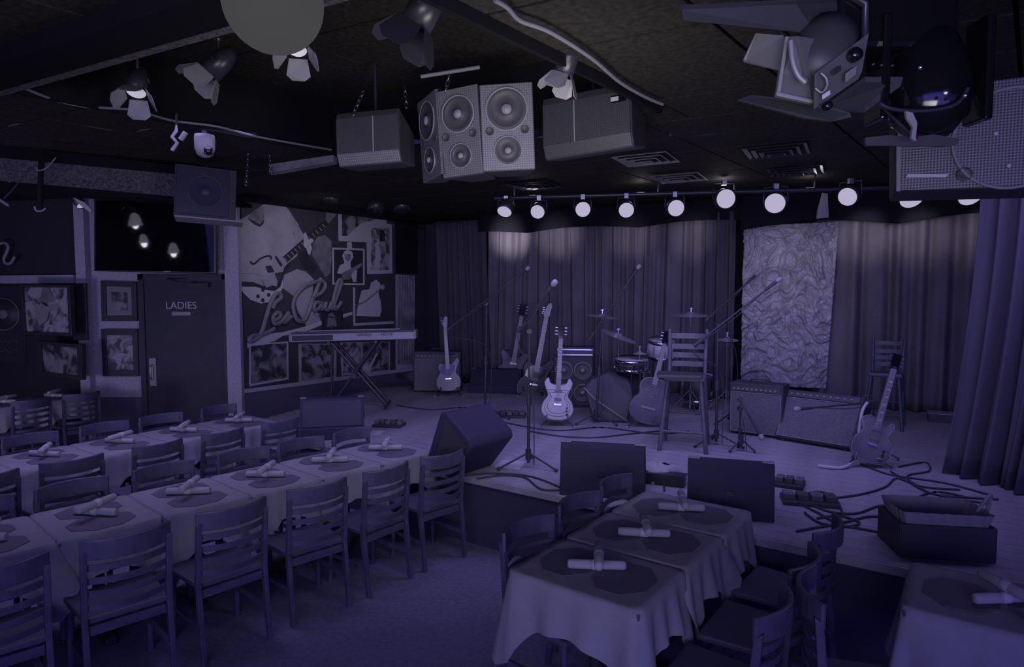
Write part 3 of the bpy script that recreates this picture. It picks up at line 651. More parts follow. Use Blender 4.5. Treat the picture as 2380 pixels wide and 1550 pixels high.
# pale ropes and cables along the coffer rim
def cable(name, label, pts, r, m, cat='cable', group=None, sm=True): return tag(obj(name, MB().tube(pts, r, 6, sm), m), label, cat, group)
def rimpt(px, py): return on(px, py, ZC-.05)
cable('ceiling_cable', 'pale cable sagging along the near edge of the ceiling recess', [rimpt(*p) for p in ((5, 190), (60, 168), (80, 163), (165, 150), (215, 120), (290, 118), (410, 60), (470, 76), (545, 70))], .011, M_rope)
cable('ceiling_cable', 'pale twisted cable along the left edge of the ceiling recess', [rimpt(*p) for p in ((5, 190), (50, 203), (130, 233), (200, 248), (270, 252), (320, 257), (400, 280), (505, 294), (600, 318), (770, 348))], .010, M_rope)
cable('ceiling_cable', 'cable running back along the right edge of the ceiling recess', [rimpt(*p) for p in ((1150, 0), (1180, 18), (1210, 48), (1280, 75), (1375, 135), (1440, 190), (1500, 225), (1540, 242))], .012, M_rope)
# overhead pipe stubs and conduit near the right hanging speaker
cable('conduit', 'grey conduit under the ceiling right of the hanging speaker', [at(1560, 300, 6.4), at(1700, 290, 6.4), at(1775, 285, 6.4), at(1790, 262, 6.6)], .02, M_cable, 'conduit', sm=False)
t = thing('pipe_clamp', 'short pipe stub and clamp at the end of the right hanging speaker', 'clamp', at(1556, 275, 5.6))
obj('stub', MB().cyl((0, 0, .09), (0, 0, -.1), .018), M_steel, t)
obj('clamp_base', MB().box((0, 0, -.09), (.12, .05, .03)), M_steel, t)
obj('cable_tail', MB().tube([at(x, y, 5.6)-t.location for x, y in ((1566, 258), (1582, 268), (1572, 290), (1560, 305))], .008), M_rope, t)
# chains
def chain(label, a, b, g):
    a = Vector(a); b = Vector(b); n = max(3, int((b-a).length/.045)); mb = MB(); d = (b-a).normalized(); q0 = d.to_track_quat('Z', 'Y')
    for k in range(n):
        c = a.lerp(b, (k+.5)/n); q = q0 @ Quaternion((0, 0, 1), (k % 2)*PI/2); h = (b-a).length/n*.62
        mb.tube([c+q@Vector((math.sin(2*PI*j/8)*.012, 0, math.cos(2*PI*j/8)*h)) for j in range(9)], .0045, 5, False)
    return tag(obj('chain', mb, M_steel), label, 'chain', g)
GC = 'hanging chains'
chain('chain holding the left corner of the left hanging speaker', at(820, 268, 4.9), at(845, 212, 5.0), GC)
chain('chain holding the right corner of the left hanging speaker', at(945, 250, 4.9), at(940, 200, 5.0), GC)
chain('chain above the middle hanging speakers', at(1035, 215, 4.75), at(1045, 172, 4.75), GC)
chain('long loose chain left of the mural', at(572, 430, 6.0), on(577, 352, ZC), GC)
chain('chain hanging by the end of the left speaker bar', at(632, 405, 6.2), on(625, 356, ZC), GC)
t = thing('spreader_bar', 'pale metal bar from which the middle speakers hang', 'bar', at(1045, 172, 4.75))
obj('bar', MB().cyl(at(978, 178, 4.75)-t.location, at(1115, 156, 4.75)-t.location, .014), M_rope, t)
t = thing('mount_beam', 'pale horizontal mounting beam left of the hanging speaker', 'beam', at(700, 375, 6.3))
obj('beam', MB().prism([at(625, 382, 6.3)-t.location, at(775, 360, 6.0)-t.location, at(775, 376, 6.0)-t.location, at(625, 402, 6.3)-t.location], (0, .12, 0)), M_murm, t)
# ------------------------------------------------------------------ hanging speakers
def woofer(r, c, parent, name='woofer'):
    c = Vector(c); Q = Quaternion((1, 0, 0), PI/2)
    w = obj(name, MB().lathe([(r, 0), (r, .008), (r*.93, .010), (r*.88, .006), (r*.84, .012), (r*.78, .004), (r*.3, -.0), (r*.27, .006), (r*.2, .014), (0, .018)], c=c, Q=Q, n=36), M_cone, parent)
    obj('surround', MB().lathe([(r*1.0, .002), (r*1.0, .013), (r*.93, .013), (r*.93, .002)], c=c, Q=Q, n=36), M_cone2, w)
    obj('dust_cap', MB().lathe([(r*.24, .014), (r*.18, .026), (0, .03)], c=c, Q=Q, n=20), M_cone2, w)
def tall_box(label, pos, rz, w=.37, h=.62, dp=.34):
    t = thing('hanging_speaker', label, 'speaker', pos, rz, 'middle hanging loudspeakers')
    obj('cabinet', MB().prism([(-w/2, .02, -h/2), (w/2, .02, -h/2), (w*.30, dp, -h/2), (-w*.30, dp, -h/2)], (0, 0, h)), M_cab, t, .006)
    obj('grille', MB().box((0, .01, 0), (w*.985, .02, h*.985)), M_grl, t, .005)
    woofer(w*.40, (0, -.001, h*.20), t); woofer(w*.27, (0, -.001, -h*.27), t)
    for s_ in (-1, 1): obj('port', MB().lathe([(.030, 0), (.030, .006), (.024, .006), (.022, .001), (0, .001)], c=(s_*w*.33, -.001, -h*.04), Q=Quaternion((1, 0, 0), PI/2), n=20), M_cone, t)
    return t
def ctr(x0, y0, x1, y1, Y): return at((x0+x1)/2, (y0+y1)/2, Y)
R_T = (R(4), 0, R(-6))
t1 = tall_box('rightmost of the three upright hanging speakers with two round drivers', ctr(1118, 198, 1240, 392, 4.62), 0, .375, .60); t1.rotation_euler = (R(3), R(-2), R(-5))
t2 = tall_box('middle one of the three upright hanging speakers', ctr(1022, 208, 1114, 405, 4.72), 0, .33, .625); t2.rotation_euler = (R(3), R(-3), R(-24))
t3 = tall_box('narrow leftmost of the three upright hanging speakers turned away', ctr(972, 226, 1022, 413, 4.93), 0, .36, .62, .16); t3.rotation_euler = (R(3), R(-3), R(-60))
def side_box(label, pos, rot, w, h, dep, seams, badge):
    t = thing('hanging_speaker', label, 'speaker', pos, rot=rot, group='side hanging loudspeakers')
    pr = [(-w/2, 0, h*.5), (-w/2, -.02, h*.35), (-w/2, -.02, -h*.30), (-w/2, .03, -h*.5), (-w/2, dep, -h*.32), (-w/2, dep, h*.32)]
    pr = [Vector(p) for p in pr]
    obj('cabinet', MB().prism([p+Vector((0, .012, 0)) for p in pr], (w, 0, 0)), M_cab, t, .012)
    obj('grille', MB().prism([Vector((-w*.485, 0, h*.47)), Vector((-w*.485, -.022, h*.35)), Vector((-w*.485, -.022, -h*.29)), Vector((-w*.485, .0, -h*.29)), Vector((-w*.485, .03, h*.47))], (w*.97, 0, 0)), M_grd, t, .003)
    obj('lower_grille', MB().prism([Vector((-w*.485, -.022, -h*.295)), Vector((-w*.485, .024, -h*.485)), Vector((-w*.485, .05, -h*.47)), Vector((-w*.485, .03, -h*.3))], (w*.97, 0, 0)), M_grl if badge == 0 else M_grd, t, .003)  # left speaker's lit lower facet is put into a paler grille colour
    for s_ in seams: obj('seam', MB().box((w*s_, -.024, .01), (.008, .006, h*.66)), M_cone2, t)
    if badge: obj('badge', MB().box((w*.33, -.026, h*.24), (.055, .006, .03)), M_white, t); obj('badge_plate', MB().box((w*.37, -.024, h*.24), (.11, .005, .05)), M_gloss, t)
    obj('mount_bracket', MB().box((0, dep*.5, h*.42), (w*.5, .04, .05)).cyl((0, dep*.5, h*.4), (0, dep*.5, 3.93-pos.z), .012), M_blackm, t)
    return t
side_box('left hanging speaker lying on its side with lower edge painted as lit', ctr(780, 250, 930, 385, 4.9), (R(-6), R(-3), R(-8)), .49, .41, .38, (.1,), 0)
side_box('right hanging speaker on its side with small white badge', ctr(1264, 208, 1460, 355, 4.75), (R(-4), R(-3), R(-26)), .68, .46, .36, (-.12,), 1)
# dark speaker left
t = thing('hanging_speaker', 'dark square speaker hung left of the mural top', 'speaker', at(478, 447, 6.5), rot=(R(-4), R(3), R(24)))
obj('cabinet', MB().prism([(-.34, 0, -.31), (.34, 0, -.31), (.34, 0, .31), (-.34, 0, .31)], (0, .45, 0)), M_cab, t, .01)
obj('grille', MB().box((-.03, -.01, 0), (.58, .02, .56)), M_wgr, t, .004); woofer(.2, (-.0, -.022, .0), t)
t.children[-1].data.materials[0] = M_wedge; t.children[-1].children[0].data.materials[0] = M_cone; t.children[-1].children[1].data.materials[0] = M_cone
obj('shelf', MB().box((.05, .1, -.33), (.75, .35, .02)), M_matb, t)
t.scale = (.82, .82, .82)
obj('hanger', MB().cyl((0, .2, .3), (0, .2, ZC-t.location.z), .015), M_blackm, t)
# near grey grille speaker at right
fa, fb, fc, fd = at(2083, 215, 3.25), at(2500, 165, 2.95), at(2500, 432, 2.95), at(2083, 445, 3.25)
t = thing('hanging_speaker', 'big hanging speaker with honeycomb grille at the right edge', 'speaker', (fa+fb+fc+fd)/4)
L0 = [v-t.location for v in (fa, fb, fc, fd)]
ex = (L0[1]-L0[0]); ex.z = 0; nr = Vector((ex.y, -ex.x, 0)).normalized()
obj('cabinet', MB().prism([v-nr*.001 for v in L0], -nr*.4), M_cab, t, .01)
rzg = math.atan2(ex.y, ex.x)
g = obj('grille', MB().prism([Matrix.Rotation(-rzg, 3, 'Z')@(v*.985) for v in L0], (0, -.015, 0)), M_grn, t); g.rotation_euler = (0, 0, rzg)
g2 = bpy.data.objects.new('driver', None)
def loc_on(px, py, off=.02):
    d = ray(px, py); o = Vector((0, 0, HC)); b = fa+nr*off; return o+d*((b-o).dot(nr)/d.dot(nr))-t.location
Qn = nr.to_track_quat('Z', 'Y')
obj('woofer_ring', MB().lathe([(.235, 0), (.235, .006), (.222, .006), (.222, 0)], c=loc_on(2352, 320), Q=Qn, n=48), M_cone2, t)
obj('horn_lip', MB().prism([loc_on(2104, 413), loc_on(2198, 413), loc_on(2204, 405), loc_on(2110, 405)], nr*.012), M_white, t)
obj('port', MB().lathe([(.032, 0), (.032, .008), (.02, .002), (0, .002)], c=loc_on(2241, 405), Q=Qn, n=24), M_cone, t)
obj('side_edge', MB().prism([loc_on(2083, 340), loc_on(2092, 340), loc_on(2092, 445), loc_on(2083, 445)], nr*.01), M_cone2, t)
obj('grille_screw', MB().lathe([(.010, 0), (.008, .006), (0, .007)], c=loc_on(2315, 310), Q=Qn, n=12).lathe([(.010, 0), (.008, .006), (0, .007)], c=loc_on(2345, 385), Q=Qn, n=12), M_white, t)
# ------------------------------------------------------------------ big fresnel at top right
YF = 2.25
fo = at(1880, 160, YF)
t = thing('floodlight', 'large open barn door floodlight at the top right', 'stage light', fo)
def fp(name, pts, m, ext=(0, .012, 0), par=None): return obj(name, MB().prism([at(x, y, Y)-fo for x, y, Y in pts], ext), m, par or t, .002)
M_f1 = mat('floodlight pale steel', (.36, .36, .35), .45, .3)
M_f2 = mat('floodlight grey steel', (.17, .17, .17), .5, .3)
M_f3 = mat('floodlight dark steel', (.08, .08, .085), .5, .3)
fp('barn_door', [(1585, 22, 2.1), (1850, 10, 2.2), (2050, 0, 2.5), (2050, 60, 2.5), (2000, 82, 2.4), (1900, 80, 2.25), (1590, 48, 2.1)], M_f3, (0, .01, .02))
fp('barn_door', [(1757, 76, 2.3), (1822, 82, 2.2), (1812, 162, 2.2), (1733, 143, 2.35), (1728, 138, 2.35)], M_f1)
fp('barn_door', [(1713, 232, 2.3), (1745, 220, 2.3), (1900, 235, 2.2), (1975, 262, 2.15), (1980, 272, 2.15), (1935, 282, 2.15), (1870, 275, 2.2)], M_f3)
fp('side_panel', [(1826, 84, 2.15), (1855, 84, 2.12), (1965, 100, 2.2), (1972, 120, 2.2), (1900, 232, 2.2), (1890, 238, 2.15), (1804, 222, 2.15)], M_f2)
fp('front_rail', [(1826, 84, 2.13), (1834, 84, 2.13), (1814, 222, 2.13), (1805, 222, 2.13)], M_f1, (0, .02, 0))
fp('lower_rail', [(1805, 212, 2.12), (1892, 232, 2.12), (1890, 240, 2.12), (1805, 222, 2.12)], M_f1, (0, .02, 0))
obj('reflector', MB().tube([at(x, y, 2.1)-fo for x, y in ((1838, 95), (1842, 140), (1855, 175), (1872, 192))], .009, 8), M_f1, t)
obj('housing', MB().lathe([(.0, -.12), (.07, -.11), (.095, -.05), (.10, .04), (.085, .12), (0, .13)], c=at(1905, 135, 2.22)-fo, Q=Vector((.5, .3, .8)).to_track_quat('Z', 'Y'), n=24), M_f3, t)
pnl = fp('rear_panel', [(1895, 170, 2.08), (2020, 76, 2.16), (2004, 166, 2.16), (1995, 184, 2.16), (1893, 254, 2.08)], M_f2)
fp('warning_label', [(1911, 220, 2.055), (1930, 208, 2.055), (1931, 219, 2.055), (1912, 232, 2.055)], M_white, (0, .004, 0), pnl)
fp('vent_slot', [(1935, 165, 2.08), (1955, 150, 2.09), (1956, 163, 2.09), (1936, 177, 2.08)], M_ink, (0, .004, 0), pnl)
fp('socket', [(1966, 170, 2.09), (1992, 152, 2.11), (1990, 172, 2.11), (1966, 192, 2.09)], M_f1, (0, .006, 0), pnl)
obj('knob', MB().lathe([(.022, 0), (.022, .02), (.012, .03), (0, .03)], c=at(1983, 130, 2.12)-fo, Q=Quaternion((1, 0, 0), PI/2), n=16), M_gloss, t)
obj('knob', MB().lathe([(.014, 0), (.014, .02), (.008, .025), (0, .025)], c=at(1919, 248, 2.06)-fo, Q=Quaternion((1, 0, 0), PI/2), n=16), M_gloss, t)
obj('wiring', MB().tube([at(x, y, 2.07)-fo for x, y in ((1908, 170), (1920, 182), (1922, 200), (1910, 215), (1895, 205))], .004), M_f1, t)
obj('yoke', MB().tube([at(x, y, 2.3)-fo for x, y in ((1830, 90), (1760, -10), (1900, -60), (2010, 10), (2010, 90))], .014, 8, False), M_blackm, t)
fp('lower_flap', [(2010, 178, 2.3), (2110, 178, 2.3), (2108, 190, 2.3), (2010, 262, 2.3), (1905, 252, 2.2)], M_f3)
# ------------------------------------------------------------------ black moving head
mo2 = at(2150, 200, 2.35)
t = thing('moving_head_light', 'glossy black moving head light beside the floodlight', 'stage light', mo2)
obj('base', MB().box((-.12, .1, .25), (.42, .28, .26)), M_gloss, t, .02)
obj('head', MB().lathe([(0, -.17), (.07, -.16), (.12, -.10), (.135, -.02), (.13, .1), (.10, .2), (.05, .24), (0, .25)], c=(.01, 0, -.02), Q=Vector((.1, .3, 1)).to_track_quat('Z', 'Y'), n=32), M_gloss, t)
obj('front_ring', MB().tube([at(x, y, 2.2)-mo2 for x, y in ((2044, 240), (2070, 252), (2120, 258), (2180, 254), (2225, 240), (2250, 205))], .007, 6), M_blackm, t)
for sx_ in (-.17, .19): obj('arm', MB().box((sx_, 0, .05), (.03, .12, .36)), M_gloss, t, .008)
obj('flap', MB().prism([at(x, y, 2.3)-mo2 for x, y in ((2011, 320), (2060, 314), (2130, 318), (2170, 312), (2228, 322), (2225, 336), (2200, 340), (2012, 338))], (0, .01, 0)), M_f3, t)
obj('chrome_lip', MB().prism([at(x, y, 2.18)-mo2 for x, y in ((2105, 258), (2122, 262), (2132, 285), (2128, 328), (2118, 320), (2122, 295), (2108, 275))], (0, .01, 0)), M_f1, t)
for (x, y, r) in ((2139, 157, .009), (2243, 222, .009), (2200, 215, .014), (2029, 150, .004), (2048, 152, .004), (2073, 153, .004)):
    obj('screw_head', MB().lathe([(r, 0), (r*.8, .006), (0, .008)], c=at(x, y, 2.14)-mo2, Q=Quaternion((1, 0, 0), PI/2), n=12), M_steel, t)
obj('strut', MB().tube([at(2044, 240, 2.2)-mo2, at(2085, 285, 2.25)-mo2, at(2130, 325, 2.25)-mo2], .008, 6, False), M_blackm, t)
for k, pts in enumerate((((2060, 0), (2085, 40), (2110, 75), (2140, 120)), ((2100, 0), (2130, 45), (2148, 90), (2150, 130)), ((2236, 100), (2240, 130), (2252, 160)))):
    obj('cable', MB().tube([at(x, y, 2.4)-mo2 for x, y in pts], .008), M_gloss, t)
# ------------------------------------------------------------------ tables
TH_ = .028
def napkin(label, loc, rz, L=.29, r=.023):
    o = napkin.root
    if o is None:
        mb = MB(); mb.lathe([(0, -L/2), (r*.75, -L/2), (r, -L/2+.01), (r*1.06, -.02), (r*.98, .03), (r, L/2-.012), (r*.7, L/2), (0, L/2-.01)], Q=Quaternion((0, 1, 0), PI/2), n=14)
        t = thing('napkin_roll', label, 'napkin', loc, rz, 'rolled napkins on the tables')
        obj('napkin', mb, M_nap, t)
        obj('paper_band', MB().lathe([(r*1.09, -.02), (r*1.12, -.018), (r*1.12, .018), (r*1.09, .02)], Q=Quaternion((0, 1, 0), PI/2), n=14), M_paper, t)
        napkin.root = t; return t
    return dup(o, loc, rz, label)
napkin.root = None
def cloth_mesh(wx, wy, dropx, dropy, seed):
    """linen over a wx by wy top; dropx/dropy: (neg side, pos side) drop lengths, 0.02 where a neighbour abuts"""
    rs = random.Random(seed); mb = MB(); rc = .05; per = []; n = 18
    for (sx, sy, a0) in ((1, 1, 0), (-1, 1, 90), (-1, -1, 180), (1, -1, 270)):
        cx, cy = sx*(wx/2-rc), sy*(wy/2-rc)
        for k in range(7):
            a = R(a0+15*k); per.append((cx+rc*math.cos(a), cy+rc*math.sin(a), math.cos(a), math.sin(a), 1-abs(k-3)/3.5))
        # straight side up to the next corner
        nx, ny = (-sy*0 if False else 0), 0
        if a0 == 0: A, B = (wx/2-rc, wy/2), (-wx/2+rc, wy/2)
        elif a0 == 90: A, B = (-wx/2, wy/2-rc), (-wx/2, -wy/2+rc)
        elif a0 == 180: A, B = (-wx/2+rc, -wy/2), (wx/2-rc, -wy/2)
        else: A, B = (wx/2, -wy/2+rc), (wx/2, wy/2-rc)
        a = R(a0+90)
        for k in range(1, n): per.append((A[0]+(B[0]-A[0])*k/n, A[1]+(B[1]-A[1])*k/n, math.cos(a), math.sin(a), -min(k, n-k)/n*2))
    N = len(per); rows = 9; ph = rs.uniform(0, 6)
    vs = [Vector((p[0]*.9, p[1]*.9, 0)) for p in per]
    for j in range(rows):
        f = j/(rows-1)
        for k, (x, y, nx, ny, c) in enumerate(per):
            dx = dropx[1] if nx > 0 else dropx[0]; dy = dropy[1] if ny > 0 else dropy[0]
            w = nx*nx; base = dx*w+dy*(1-w)
            small = min(dx, dy) < .05
            wy = ny*ny if dx < .05 else (nx*nx if dy < .05 else 1)
            ext = (.20*(1+c)**3 if c <= 0 else .20+.06*c)*wy if base > .05 else 0
            dr_ = base+ext
            wave = 0 if base < .05 else (.020*math.sin(k*1.05+ph)+.012*math.sin(k*.47+ph*2))*f*(1+max(0, c))
            out = (.004+(.035*f if base > .05 else 0)+wave+.05*max(0, c)*f*(1 if base > .05 else 0))
            if base < .05: out = .002
            z = -.012*(1-math.cos(min(f*8, PI/2))) if j < 1 else -dr_*f
            vs.append(Vector((x+nx*out, y+ny*out, z)))
    fs = [list(range(N))]
    for j in range(rows):
        for k in range(N): fs.append((j*N+k, j*N+(k+1) % N, (j+1)*N+(k+1) % N, (j+1)*N+k))
    mb.add(vs, fs[:1], False); mb.add(vs, fs[1:], True)
    return mb
def chair_root(label, loc, rz, group):
    t = thing('dining_chair', label, 'chair', loc, rz, group)
    obj('seat', MB().prism([(-.20, -.19, .43), (.20, -.19, .43), (.225, .21, .43), (-.225, .21, .43)], (0, 0, .035)), M_chairs, t, .01)
    for s_ in (-1, 1):
        obj('leg', MB().tube([(s_*.195, .18, .43), (s_*.20, .19, .0)], .019, 8, False), M_chair, t)
        obj('back_leg', MB().prism([(s_*.185, -.26, 0), (s_*.185, -.225, 0), (s_*.185, -.17, .45), (s_*.185, -.205, .8), (s_*.185, -.24, .83), (s_*.185, -.21, .45)], (s_*.028, 0, 0)), M_chair, t, .004)
    def arc(z, y, dep): return [(x/6*.21, y-dep*(1-(x/6)**2), z) for x in range(-6, 7)]
    obj('top_rail', MB().ribbon(arc(.835, -.205, .085), .105, .022), M_chair, t, .006)
    for z in (.735, .665, .595, .525):
        obj('slat', MB().ribbon([(p[0]*.9, p[1], p[2]) for p in arc(z, -.205+.04*(.8-z), .06)], .032, .014), M_chair, t)
    obj('apron', MB().box((0, .17, .40), (.38, .02, .05)).box((0, -.19, .40), (.36, .02, .05)), M_chair, t)
    obj('stretcher', MB().box((.19, -.02, .2), (.018, .40, .022)).box((-.19, -.02, .2), (.018, .40, .022)), M_chair, t)
    return t
CH = [None]
def place_chair(label, loc, rz, group):
    if CH[0] is None: CH[0] = chair_root(label, loc, rz, group); return CH[0]
    return dup(CH[0], loc, rz, label, group)
WORD = ['first', 'second', 'third', 'fourth', 'fifth', 'sixth', 'seventh']
def row(P, Q, n, first, rowname, depth, sgn, near, farc, extra=0, farn=None, nmat=True, gap_end=True):
    """tables from the stage end Q back towards P; P/Q: the row's near side corner line, sgn: side of the line the tables lie on"""
    d = (Q-P); L = d.length/n; d = d.normalized(); w = Vector((d.y, -d.x, 0))*sgn   # w points from tables to the near side
    rz = math.atan2(d.y, d.x)
    for k in range(n+extra):
        c = Q-d*(L*(k+.5))-w*depth/2
        nm = f'{WORD[k]} table from stage, {rowname}'
        t = thing('dining_table', f'square pedestal table under white linen, {nm}'.replace(',', ',') if False else f'pedestal table under white linen, {nm}', 'table', (c.x, c.y, 0), rz, 'tables under white linen')
        obj('tabletop', MB().box((0, 0, ZT-.025), (L-.014, depth-.01, .03)), M_chair, t, .004)
        obj('pedestal', MB().cyl((0, 0, .05), (0, 0, ZT-.04), .035), M_blackm, t)
        obj('foot', MB().box((0, 0, .025), (.42, .06, .05)).box((0, 0, .025), (.06, .42, .05)), M_blackm, t, .006)
        endp = .22 if k == 0 else .02; endn = .22 if k == n+extra-1 else .02
        cl = obj('tablecloth', cloth_mesh(L-.006, depth, (endn, endp if k else .22), (.22, .22), k*7+int(depth*100)+len(rowname)), M_cloth)
        cl.location = (c.x, c.y, ZT+.004); cl.rotation_euler = (0, 0, rz)
        tag(cl, f'white tablecloth draped over the {nm}', 'tablecloth', 'white tablecloths')
        for s_, sd in ((1, 'near'), (-1, 'far')):
            pm = c+w*s_*depth*.215+d*random.uniform(-.01, .02)
            oc = [Vector((.185*math.cos(R(22.5+45*j)), .155*math.sin(R(22.5+45*j)), 0)) for j in range(8)]
            o = obj('placemat', MB().prism(oc, (0, 0, .003)), M_mat); o.location = (pm.x, pm.y, ZT+.0055); o.rotation_euler = (0, 0, rz)
            tag(o, f'dark octagonal placemat, {sd} side, {nm}', 'placemat', 'dark octagonal placemats')
        a = random.uniform(-.22, .12); b = R(97)+random.uniform(-.3, .35)
        napkin(f'lower rolled napkin of the crossed pair, {nm}', (c.x, c.y, ZT+.034), a)
        napkin(f'upper rolled napkin of the crossed pair, {nm}', (c.x+.01, c.y, ZT+.083), b)
        if near:
            pc = c+w*(depth/2+.27)-d*(.05+random.uniform(-.03, .03))
            place_chair(f'dark slat back chair on the near side, {nm}', (pc.x, pc.y, 0), math.atan2(w.x, -w.y)+random.uniform(-.1, .1), 'slat back chairs at the tables')
        if farc and (farn is None or k in farn):
            pc = c-w*(depth/2-.13)+d*random.uniform(-.04, .04)
            place_chair(f'dark slat back chair on the far side, {nm}', (pc.x, pc.y, 0), math.atan2(-w.x, w.y)+random.uniform(-.12, .12), 'slat back chairs at the tables')
    return
def onz(px, py): p = on(px, py, ZT); p.z = 0; return p
row(onz(134, 1262), onz(1010, 1049), 5, 0, 'front left row', .66, 1, True, True, extra=2)
row(onz(39, 1096), onz(655, 981), 4, 0, 'middle left row', .66, 1, True, True, extra=1)
row(onz(-20, 952), onz(208, 922), 2, 0, 'back left row', .66, 1, True, False)
row(onz(1584, 1330), onz(1749, 1192), 2, 0, 'right row', .73, 1, True, True, extra=1) if False else None
pA = onz(1749, 1190); dD = (onz(1497, 1143)-onz(1174, 1326)).normalized(); row(pA-dD*1.62, pA, 3, 0, 'right centre row', .72, 1, True, True)
pB = onz(2118, 1306)+u2*.74; row(pB-u1*.6, pB-u1*.0, 1, 0, 'bottom right corner', .74, 1, False, False)
pc = onz(2005, 1400); 
place_chair('dark slat back chair left of the bottom right table', (onz(2010, 1420).x-.02, onz(2010, 1420).y-.1, 0), math.atan2(-u2.x, u2.y)+.25, 'slat back chairs at the tables')
# ------------------------------------------------------------------ stage monitors
def wedge(label, loc, rz, w, h=.40, d=.46, roll=None):
    t = thing('stage_monitor', label, 'monitor speaker', loc, rz, 'floor wedge monitors')
    pr = [(-w/2, 0, 0), (-w/2, 0, h*.28), (-w/2, d*.30, h), (-w/2, d*.62, h), (-w/2, d, h*.3), (-w/2, d, 0)]
    obj('cabinet', MB().prism(pr, (w, 0, 0)), M_wedge, t, .012)
    a = Vector((0, 0, h*.28)); b = Vector((0, d*.30, h)); e = (b-a); nn = Vector((0, -e.z, e.y)).normalized()
    g0 = a+e*.08; g1 = a+e*.92
    obj('grille', MB().prism([g0+Vector((-w*.46, 0, 0)), g0+Vector((w*.46, 0, 0)), g1+Vector((w*.46, 0, 0)), g1+Vector((-w*.46, 0, 0))], nn*.012), M_wgr, t, .003)
    for s_ in (-1, 1):
        obj('corner_cap', MB().box((s_*(w/2-.03), d*.46, h+.002), (.06, .06, .01)), M_cone2, t, .003)
        obj('handle', MB().box((s_*(w/2+.001), d*.5, h*.55), (.012, .14, .07)), M_ink, t, .004)
    return t
# these two face the band: their plain backs look at the room
def wedge_back(label, x0, x1, ytop, ybot, rzadd, h, d=.44):
    a = on(x0, ybot, ZS); b = on(x1, ybot+rzadd, ZS); c = (a+b)/2; rz = math.atan2((b-a).y, (b-a).x)
    w = (b-a).length
    t = thing('stage_monitor', label, 'monitor speaker', (c.x, c.y, ZS), rz, 'floor wedge monitors')
    pr = [(-w/2, 0, 0), (-w/2, .05, h*.90), (-w/2, .07, h), (-w/2, .12, h), (-w/2, d, h*.30), (-w/2, d, 0)]
    obj('cabinet', MB().prism(pr, (w, 0, 0)), M_wedge, t, .010)
    e0 = Vector((0, .14, h*.955)); e1 = Vector((0, d*.96, h*.34))
    obj('grille', MB().prism([e0+Vector((-w*.46, 0, 0)), e0+Vector((w*.46, 0, 0)), e1+Vector((w*.46, 0, 0)), e1+Vector((-w*.46, 0, 0))], Vector((0, .01, .008))), M_grd, t)
    for s_ in (-1, 1): obj('corner_cap', MB().box((s_*(w/2-.04), .09, h+.001), (.08, .05, .008)), M_cone2, t, .002)
    obj('connector', MB().box((0, .012, h*.45), (.05, .02, .03)), M_blackm, t)
    return t
wedge_back('stage monitor seen from behind left of the white bundle', 1300, 1498, 1022, 1150, 14, .40)
wedge_back('stage monitor seen from behind by the right table', 1596, 1800, 1052, 1196, 20, .39)
p = on(700, 1012, ZS); q = on(850, 1035, ZS)
wedge('stage monitor between the keyboard and the middle left row', ((p.x+q.x)/2, (p.y+q.y)/2, ZS), R(14), .66, .42, .5)
p = on(1075, 1098, ZS)
t = thing('stage_monitor', 'boxy monitor tipped on the stage corner beside the front row', 'monitor speaker', (p.x, p.y+.0, ZS), R(-38), 'floor wedge monitors')
pr = [(-.17, -.22, 0.05), (.05, -.22, -.0), (.30, -.22, .30), (.28, -.22, .36), (.02, -.22, .56), (-.05, -.22, .55), (-.22, -.22, .12)]
obj('cabinet', MB().prism(pr, (0, .56, 0)), M_wedge, t, .02)
obj('side_panel', MB().prism([(-.13, -.222, .08), (.04, -.222, .03), (.25, -.222, .30), (.02, -.222, .50)], (0, -.01, 0)), M_black, t)
p = on(1150, 912, ZS)
wedge('dark stage monitor near the back curtain behind the boom stand', (p.x, p.y-.1, ZS), R(-8), .80, .36, .5)
# ------------------------------------------------------------------ amplifiers
def amp(label, loc, rz, w, h, d, tilt=0, screen=True):
    t = thing('guitar_amplifier', label, 'amplifier', loc, rot=(tilt, 0, rz), group='guitar amplifiers on stage')
    obj('cabinet', MB().box((0, d/2, h/2), (w, d, h)), M_tolex, t, .012)
    obj('grille_cloth', MB().box((0, -.004, h*.42), (w*.92, .012, h*.78)), M_gcloth, t, .003)
    c = obj('control_panel', MB().box((0, -.008, h*.89), (w*.92, .02, h*.10)), M_cone, t)
    for k in range(10): obj('knob', MB().cyl((-w*.4+k*w*.085, -.018, h*.89), (-w*.4+k*w*.085, -.034, h*.89), .010, n=8), M_cone2, c)
    obj('handle', MB().tube([(-.1, d*.5, h), (-.08, d*.5, h+.03), (.08, d*.5, h+.03), (.1, d*.5, h)], .009), M_black, t)
    obj('piping', MB().tube([(-w*.465, -.011, h*.03), (w*.465, -.011, h*.03), (w*.465, -.011, h*.82), (-w*.465, -.011, h*.82), (-w*.465, -.011, h*.03)], .005, 6, False), M_cone2, t)
    for s_ in (-1, 1): obj('foot', MB().cyl((s_*w*.4, .05, 0), (s_*w*.4, .05, -.02), .018, n=10), M_black, t)
    return t
p = on(1016, 912, ZS); amp('pale fronted guitar amplifier beside the left drape', (p.x, p.y, ZS+.02), R(-2), .74, .62, .26)
p = on(1758, 1016, ZS); amp('upright guitar amplifier below the silver panel', (p.x, p.y+.05, ZS+.02), R(-36), .56, .55, .28)
p = on(1893, 1040, ZS); amp('guitar amplifier tilted back right of the silver panel', (p.x, p.y+.06, ZS+.04), R(-46), .78, .56, .26, R(-32))
